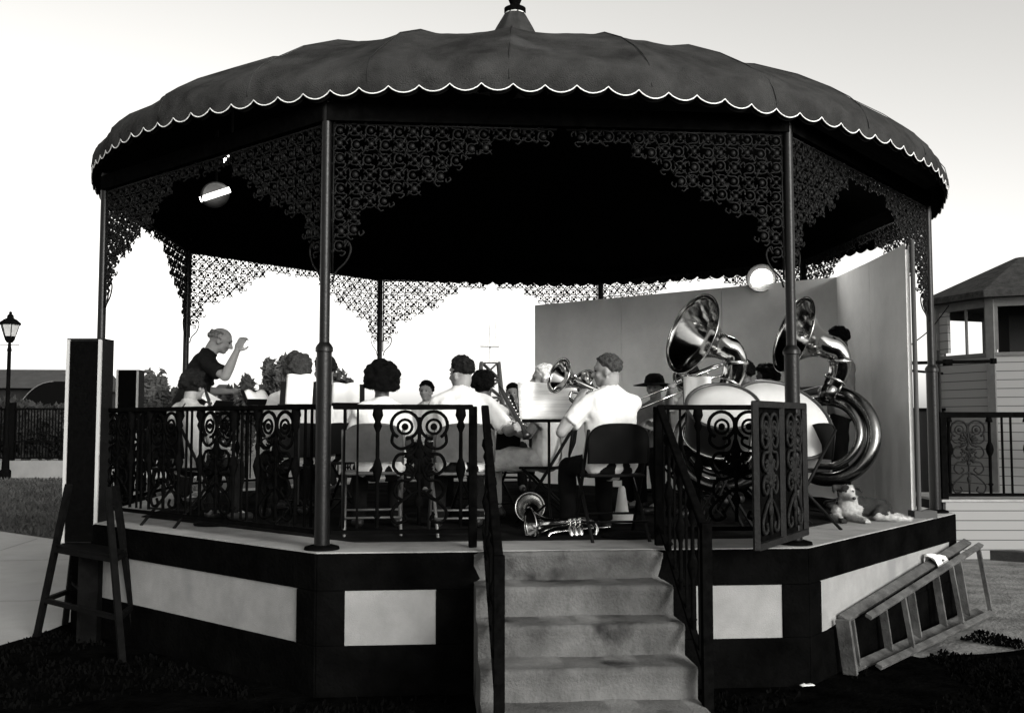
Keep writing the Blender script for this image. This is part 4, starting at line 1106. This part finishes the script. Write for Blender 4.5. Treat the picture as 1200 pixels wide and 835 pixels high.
# ------------------------------------------------------------------ background left
lpst = at(6, 560, 29.5)
t = thing('street_lamp', 'old style lamp post with a glass lantern at far left', 'street lamp', (lpst.x, lpst.y, 0))
m = MB(); m.lathe([(.16, 0), (.16, .25), (.11, .3), (.09, .9), (.11, .95), (.06, 1.05), (.055, 3.8), (.07, 3.85), (.05, 3.95), (.04, 4.1)], (0, 0, 0), 14); m.build('pole', M['iron'], t, angle=40)
m = MB(); m.lathe([(.07, 4.1), (.13, 4.2), (.15, 4.24), (.27, 4.62), (.26, 4.63), (.0, 4.63)], (0, 0, 0), 6); m.build('lantern_glass', M['glass'], t)
m = MB(); m.lathe([(.08, 4.08), (.14, 4.17), (.16, 4.27), (.10, 4.2), (.0, 4.18)], (0, 0, 0), 12); m.build('lantern_cup', M['iron'], t, True)
m = MB(); m.lathe([(.30, 4.62), (.30, 4.68), (.18, 4.78), (.1, 4.82), (.09, 4.9), (.04, 4.95), (.05, 5.0), (0, 5.03)], (0, 0, 0), 12); m.build('lantern_roof', M['iron'], t, angle=40)
m = MB(); m.tube([(-.28, 0, 4.02), (.28, 0, 4.02)], .015, 6); m.build('crossbar', M['iron'], t)
for k in range(6):
    a = 2 * PI * k / 6; m = MB(); m.tube([(.155 * math.cos(a), .155 * math.sin(a), 4.24), (.275 * math.cos(a), .275 * math.sin(a), 4.62)], .014, 4); m.build('lantern_bar', M['iron'], t)
# low hall with an arched end
hp = at(0, 500, 47); t = thing('hall', 'low dark hall with a grey roof and an arched awning at far left', 'building', (hp.x, hp.y, 0))
m = MB(); m.box((-8, 4, 1.65), (22.6, 7.6, 3.3)); m.build('wall', M['fardark'], t)
m = MB(); m.add([(-19.6, -.2, 3.3), (3.5, -.2, 3.3), (3.5, 8.2, 3.3), (-19.6, 8.2, 3.3), (-19.6, 3.2, 4.35), (3.5, 3.2, 4.35), (3.5, 4.8, 4.35), (-19.6, 4.8, 4.35)], [(0, 1, 5, 4), (1, 2, 6, 5), (2, 3, 7, 6), (3, 0, 4, 7), (4, 5, 6, 7), (3, 2, 1, 0)]); m.build('roof', M['farroof'], t)
m = MB(); n = 12
arcp = [(2.2 + 1.8 * (1 - math.cos(PI / 2 * i / n)) - 1.8 + .9, 1.0 + 2.55 * math.sin(PI / 2 * i / n)) for i in range(n + 1)]
vs = [(x, -1.9, z) for x, z in arcp] + [(x, -.25, z) for x, z in arcp]; vs += [(3.6, -1.9, 1.0), (3.6, -1.9, 3.55), (3.6, -.25, 1.0), (3.6, -.25, 3.55)]
m.add(vs, [(i, i + 1, n + 2 + i, n + 1 + i) for i in range(n)] + [tuple(list(range(n + 1)) + [2 * n + 3, 2 * n + 2])]); m.build('awning', M['lining'], t)
m = MB(); m.tube([(x, -1.95, z) for x, z in arcp], .025, 5); m.build('awning_edge', M['boothtrim'], t)
for x in (-1.6, -4.2, .3):
    m = MB(); m.box((x, .17, 1.5), (.9, .06, 1.4)); m.build('window', M['glass'], t)
# fence on a low pale wall in front of the hall
wa, wb = at(-60, 520, 30.5), at(235, 520, 30.5); wa.z = wb.z = 0
t = thing('garden_wall', 'low pale wall carrying a dark iron fence at far left', 'wall', wa); d = (wb - wa)
m = MB(); m.bar(V((0, 0, .26)), d + V((0, 0, .26)), .25, .52); m.build('wall', M['farwall'], t)
t = thing('fence', 'dark iron fence standing on the low pale wall at far left', 'fence', wa)
m = MB(); m.bar(V((0, 0, .60)), d + V((0, 0, .60)), .05, .05); m.bar(V((0, 0, 2.1)), d + V((0, 0, 2.1)), .06, .06); m.bar(V((0, 0, 1.1)), d + V((0, 0, 1.1)), .04, .04); m.build('rail', M['iron'], t)
m = MB(); nb_ = 84
for i in range(nb_): p = d * (i / (nb_ - 1)); m.box(p + V((0, 0, 1.36)), (.03, .03, 1.55))
o = m.build('bars', M['iron'], t)
for i in range(5): m = MB(); p = d * (i / 4); m.box(p + V((0, 0, 1.2)), (.16, .16, 2.2)); m.build('fence_post', M['iron'], t)

def bush(label, c, r, n, m='leaf', trunk=True, name='tree', leaf=.12, seed=1, cat='tree'):
    rg = random.Random(seed); t = thing(name, label, cat, (c[0], c[1], 0))
    cl = [(V((rg.gauss(0, .45) * r[0], rg.gauss(0, .45) * r[1], rg.uniform(-.6, .75) * r[2])), rg.uniform(.25, .5)) for _ in range(14)]
    mb = MB()
    for i in range(n):
        o, q = rg.choice(cl); dv = V((rg.gauss(0, 1), rg.gauss(0, 1), rg.gauss(0, 1))).normalized() * rg.random() ** .4
        p = o + V((dv.x * r[0] * q, dv.y * r[1] * q, dv.z * r[2] * q)) + V((0, 0, c[2]))
        if p.z < .05: continue
        a = V((rg.gauss(0, 1), rg.gauss(0, 1), rg.gauss(0, 1))).normalized(); b2 = a.orthogonal().normalized(); s_ = leaf * rg.uniform(.5, 1.2)
        mb.add([p - a * s_, p + b2 * s_ * .45, p + a * s_, p - b2 * s_ * .45], [(0, 1, 2, 3)])
    mb.build('crown', M[m], t)
    mb = MB()
    for o, q in cl[:7]: mb.tube(spline([V((0, 0, 0)), V((o.x * .2, o.y * .2, c[2] * .5)), V((o.x * .6, o.y * .6, c[2] + o.z * .5)), o + V((0, 0, c[2]))], 4), lerp_list([.09, .06, .04, .015], 13), 5)
    mb.build('trunk', M['bark'], t)
def tree_at(label, px, ptop, d, wpx, m, seed, n=2600):
    p = at(px, 493, d); top = at(px, ptop, d).z; r = wpx / FPX * d / 2
    bush(label, (p.x, p.y, top * .55), (r, r, top * .48), n, m, seed=seed, leaf=.011 * d * .5)
tree_at('thin shrub with upright twigs right of the far loudspeaker', 178, 436, 38, 34, 'leaf', 1, 1400)
tree_at('round dark bush behind the left railing', 197, 449, 34, 40, 'leaf_dark', 2)
tree_at('dark bush left of the small pale house', 165, 452, 36, 40, 'leaf_dark', 12)
tree_at('low bush just right of the small pale house', 288, 446, 40, 46, 'leaf_dark', 3)
tree_at('pale feathery tree left of the brown haired player', 322, 424, 42, 44, 'leaf', 4)
tree_at('dim bush behind the front left post', 392, 440, 44, 50, 'leaf', 5, 2000)
tree_at('dark bushes by the fence at far left', 30, 468, 33, 90, 'leaf_dark', 6, 3600)
tree_at('dark bush between the fence and the near loudspeaker', 100, 470, 33, 70, 'leaf_dark', 7, 3000)
tree_at('low bush seen through the left railing', 240, 478, 36, 60, 'leaf_dark', 8)
# small house
hp = at(264, 493, 60); t = thing('house', 'small pale house with a dark hipped roof behind the conductor', 'house', (hp.x, hp.y, 0), R(12))
m = MB(); m.box((0, 1.5, 1.65), (1.75, 3, 3.3)); m.build('wall', M['farwall'], t)
m = MB(); m.add([(-1.1, -.2, 3.3), (1.1, -.2, 3.3), (1.1, 3.2, 3.3), (-1.1, 3.2, 3.3), (-.4, 1.2, 4.0), (.1, 1.2, 4.0)], [(0, 1, 5, 4), (1, 2, 5), (2, 3, 4, 5), (3, 0, 4), (3, 2, 1, 0)]); m.build('roof', M['farroof'], t)
m = MB(); m.box((.2, -.02, 1.4), (.5, .05, .9)); m.build('window', M['fardark'], t)
# lattice tower with a wind wheel
wp = at(574, 493, 58); t = thing('tower', 'pale lattice tower with a platform, mast and wind vane in the far centre', 'tower', (wp.x, wp.y, 0))
zt = at(574, 424, 58).z; m = MB(); tw, bw = .5, .98
for a, b in ((-1, -1), (1, -1), (1, 1), (-1, 1)): m.tube([(a * bw, b * bw, 0), (a * tw, b * tw, zt)], .11, 6)
m.build('legs', M['leaf'] if 0 else M['bark'], t)
m = MB()
for i in range(5):
    f0, f1 = i / 5, (i + 1) / 5; w0 = bw + (tw - bw) * f0; w1 = bw + (tw - bw) * f1
    C0 = [(-1, -1), (1, -1), (1, 1), (-1, 1)]
    for k in range(4):
        a, b = C0[k], C0[(k + 1) % 4]
        m.tube([(a[0] * w0, a[1] * w0, zt * f0), (b[0] * w1, b[1] * w1, zt * f1)], .055, 4); m.tube([(b[0] * w0, b[1] * w0, zt * f0), (a[0] * w1, a[1] * w1, zt * f1)], .055, 4)
        m.tube([(a[0] * w1, a[1] * w1, zt * f1), (b[0] * w1, b[1] * w1, zt * f1)], .055, 4)
m.build('braces', M['bark'], t)
z2 = at(574, 405, 58).z; z3 = at(574, 380, 58).z
m = MB(); m.tube([(0, 0, zt), (0, 0, z3)], .06, 6); m.tube([(.32, 0, z2), (.32, 0, z3 + .15)], .045, 6); m.build('mast', M['steel'], t)
m = MB(); m.box((0, 0, z2), (1.1, .7, .07)); m.box((0, 0, zt), (1.15, 1.15, .08)); m.build('platform', M['steel'], t)
m = MB(); m.box((.32, 0, (z2 + z3) / 2 + .4), (.14, .08, 1.0)); m.bar((0, 0, z2 + .6), (-1.9, 0, z2 + .05), .03, .05); m.build('wind_vane', M['steel'], t)

# ------------------------------------------------------------------ background right: wooden lookout booth, rail and pole
bc = at(1206, 500, 14.6); RZ = 0.0
t = thing('booth', 'octagonal wooden booth with lap siding and a shingled roof at far right', 'booth', (bc.x, bc.y, 0))
def boct(r, k): a = R(-90 + 22.5 + 45 * k - 29.5); return V((r * math.cos(a), r * math.sin(a), 0))
zs_ = at(1150, 415, 13.6).z; ze = at(1150, 345, 13.6).z; zr = at(1206, 300, 14.6).z
BR = 1.28
for k in range(8):
    a, b = boct(BR, k - 1), boct(BR, k); d = (b - a).normalized(); L = (b - a).length
    m = MB(); m.bar(a + up * zs_ / 2, b + up * zs_ / 2, .06, zs_); m.build('wall', M['siding'], t)
    m = MB(); m.bar(a + up * (ze - .07), b + up * (ze - .07), .07, .14); m.build('lintel', M['boothtrim'], t)
    m = MB(); m.bar(a + up * (zs_ + .012), b + up * (zs_ + .012), .11, .05); m.build('sill', M['boothtrim'], t)
    m = MB(); m.box(b + up * (ze / 2), (.11, .11, ze - .004), Matrix.Rotation(math.atan2(d.y, d.x) + R(22.5), 3, 'Z')); m.build('corner_post', M['boothtrim'], t)
    for f, sidew in ((.11 if k == 7 else .05, .20 if k == 7 else .08), (L - .05, .08)):
        w = MB(); w.box(a + d * f + up * ((zs_ + ze) / 2), (sidew, .05, ze - zs_ - .16), Matrix.Rotation(math.atan2(d.y, d.x), 3, 'Z')); w.build('window_frame', M['siding'] if sidew > .1 else M['boothtrim'], t)
m = MB(); vs = [boct(BR + .22, k) + up * (ze - .02) for k in range(8)] + [boct(BR + .22, k) + up * (ze + .07) for k in range(8)] + [boct(.12, k) + up * zr for k in range(8)] 
m.add(vs, [(k, (k + 1) % 8, 8 + (k + 1) % 8, 8 + k) for k in range(8)] + [(8 + k, 8 + (k + 1) % 8, 16 + (k + 1) % 8, 16 + k) for k in range(8)] + [tuple(16 + k for k in range(8)), tuple(reversed(range(8)))]); m.build('roof', M['shingle'], t)
m = MB(); m.bar((boct(BR, 6) * .45 + boct(BR, 7) * .55) + up * zs_, (boct(BR, 6) * .45 + boct(BR, 7) * .55) + up * ze, .03, .03); m.build('mullion', M['boothtrim'], t)
m = MB(); a, b = boct(BR - .25, 0), boct(BR - .25, 2); m.box(V((0, 0, (zs_ + ze) / 2)) + (lambda q: V((q.x, q.y, 0)))(at(1203, 400, 14.85) - bc), (.72, .3, ze - zs_)); m.build('inner_wall', M['dark_room'], t)
# raised porch under the rail with siding, dark kerb in front
zp = at(1150, 588, 12.4).z
pa, pb = at(1107, 600, 12.4), at(1330, 600, 12.4); pa.z = pb.z = 0
t = thing('porch', 'low porch with horizontal boards under the iron rail at far right', 'porch', pa)
d = pb - pa; m = MB(); m.bar(V((0, .0, zp / 2)), d + V((0, 0, zp / 2)), .08, zp); m.build('wall', M['siding'], t)
m = MB(); m.bar(V((0, .6, zp + .02)), d + V((0, .6, zp + .02)), 1.3, .03); m.build('deck', M['floor'], t)
t = thing('iron_rail', 'black iron rail with heart scroll panels in front of the booth', 'railing', pa)
zt_ = at(1150, 483, 12.4).z; dn = d.normalized(); rz = math.atan2(dn.y, dn.x); HH = zt_ - zp
m = MB(); m.bar(V((-.05, 0, zt_ - .03)), d + V((0, 0, zt_ - .03)), .09, .07); m.build('top_rail', M['iron'], t)
m = MB(); m.bar(V((0, 0, zp + .09)), d + V((0, 0, zp + .09)), .04, .04); m.build('bottom_rail', M['iron'], t)
m = MB(); m.box((0.0, 0, (zp + zt_) / 2), (.08, .08, HH)); m.build('rail_post', M['iron'], t)
s3 = scroll_mb(.46, HH - .2)
for q in range(11):   # palmette petals
    a = R(-30 + q * 24); p = V((0, 0, HH - .2 - .27)); s3.ell(p + V((math.cos(a), 0, math.sin(a))) * .085, (.05, .014, .019), Matrix.Rotation(-a, 3, 'Y'), 8, 5)
S3 = s3.mesh('scroll', M['ironlit'], True)
BAR2 = MB().box((0, 0, (HH - .16) / 2), (.022, .022, HH - .16)).mesh('bar', M['iron'])
TUR2 = MB().lathe([(.018, 0), (.018, .1), (.035, .12), (.018, .14), (.02, HH * .42), (.04, HH * .46), (.048, HH * .5), (.04, HH * .54), (.02, HH * .58), (.018, HH * .8), (.045, HH - .22), (.03, HH - .16)], (0, 0, 0), 10).mesh('baluster', M['iron'], True)
for q in range(3):
    for u, me, nm in ((.12, TUR2, 'baluster'), (.36, S3, 'scroll'), (.63, TUR2, 'baluster'), (.79, BAR2, 'bar'), (.9, BAR2, 'bar')):
        p = dn * (u + q * .98 - .04) + V((0, 0, zp + .1)); o = inst(me, nm, t, p, rz)
ka, kb = at(1125, 647, 12.6), at(1320, 662, 11.6); ka.z = kb.z = .07
ka = V((ka.x, ka.y, 0)); kb = V((kb.x, kb.y, 0))
m = MB(); m.bar(V((0, 0, .06)), (kb - ka) + V((0, 0, .06)), .18, .12); o = m.build('kerb', M['kerb'], None); o.location = ka; o['kind'] = 'structure'
# dark board wall behind the right post and a metal bracket pole
da = at(1068, 560, 14.5); t = thing('board_wall', 'dark board wall just right of the grey screen', 'wall', (da.x, da.y, 0))
zz = at(1090, 481, 14.5).z; m = MB(); m.box((.25, 0, zz / 2), (.62, .08, zz)); m.build('board', M['fardark'], t); m = MB(); m.box((.25, -.02, zz + .02), (.68, .12, .04)); m.build('cap', M['iron'], t)
pp = at(1104, 560, 12.9); t = thing('metal_pole', 'thin metal pole with two cross bars left of the booth', 'pole', (pp.x, pp.y, 0))
za = at(1104, 410, 12.9).z; zb = at(1104, 425, 12.9).z; zc = at(1104, 437, 12.9).z
m = MB(); m.tube([(0, 0, 0), (0, 0, za)], .02, 8); m.build('pole', M['ironlit'], t)
m = MB(); m.tube([(-.45, 0, zb), (.75, -.05, zb + .03)], .022, 8); m.tube([(-.45, 0, zc + .04), (.05, 0, zc)], .016, 8); m.box((.12, 0, zb + .01), (.1, .07, .08)); m.box((.72, -.05, zb + .03), (.06, .06, .07)); m.build('cross_bar', M['iron'], t)
ca = at(1066, 405, 12.5); cb_ = at(1112, 358, 14.0); m = MB(); m.tube(spline([V((0, 0, 0)), (cb_ - ca) * .5 + V((0, 0, -.06)), cb_ - ca], 6), .008, 5); o = m.build('cable', M['iron'], None); o.location = ca; tag(o, 'thin cable running up to the eave of the booth', 'cable')

# ------------------------------------------------------------------ light
SUN_EL, SUN_AZ = 17.0, 150.0     # azimuth measured clockwise from +y: behind the camera and to the right
w = bpy.data.worlds.new('World'); sc.world = w; w.use_nodes = True
nt = w.node_tree; n = nt.nodes; l = nt.links; bg = n['Background']
sky = n.new('ShaderNodeTexSky'); sky.sky_type = 'NISHITA'; sky.sun_disc = False
sky.sun_elevation = R(SUN_EL); sky.sun_rotation = R(SUN_AZ); sky.dust_density = 2.0; sky.air_density = 1.0; sky.ozone_density = 1.0
bwn = n.new('ShaderNodeRGBToBW'); l.new(sky.outputs[0], bwn.inputs[0])
mx = n.new('ShaderNodeMix'); mx.data_type = 'RGBA'; mx.blend_type = 'MULTIPLY'; mx.inputs['Factor'].default_value = 1
l.new(bwn.outputs[0], mx.inputs['A']); mx.inputs['B'].default_value = (1, .985, .95, 1)
l.new(mx.outputs['Result'], bg.inputs['Color']); bg.inputs['Strength'].default_value = .15
sl = bpy.data.lights.new('sun', 'SUN'); sl.energy = 1.0; sl.angle = R(16); sl.color = (1, .985, .955)
so = bpy.data.objects.new('sun', sl); COL.objects.link(so)
sd = V((math.sin(R(SUN_AZ)) * math.cos(R(SUN_EL)), math.cos(R(SUN_AZ)) * math.cos(R(SUN_EL)), math.sin(R(SUN_EL))))
so.rotation_euler = sd.to_track_quat('Z', 'Y').to_euler(); so.location = (4, -12, 9)
sc.view_settings.view_transform = 'Standard'; sc.view_settings.look = 'None'; sc.view_settings.gamma = 1
sc.view_settings.exposure = 1.22
sc.cycles.max_bounces = 6
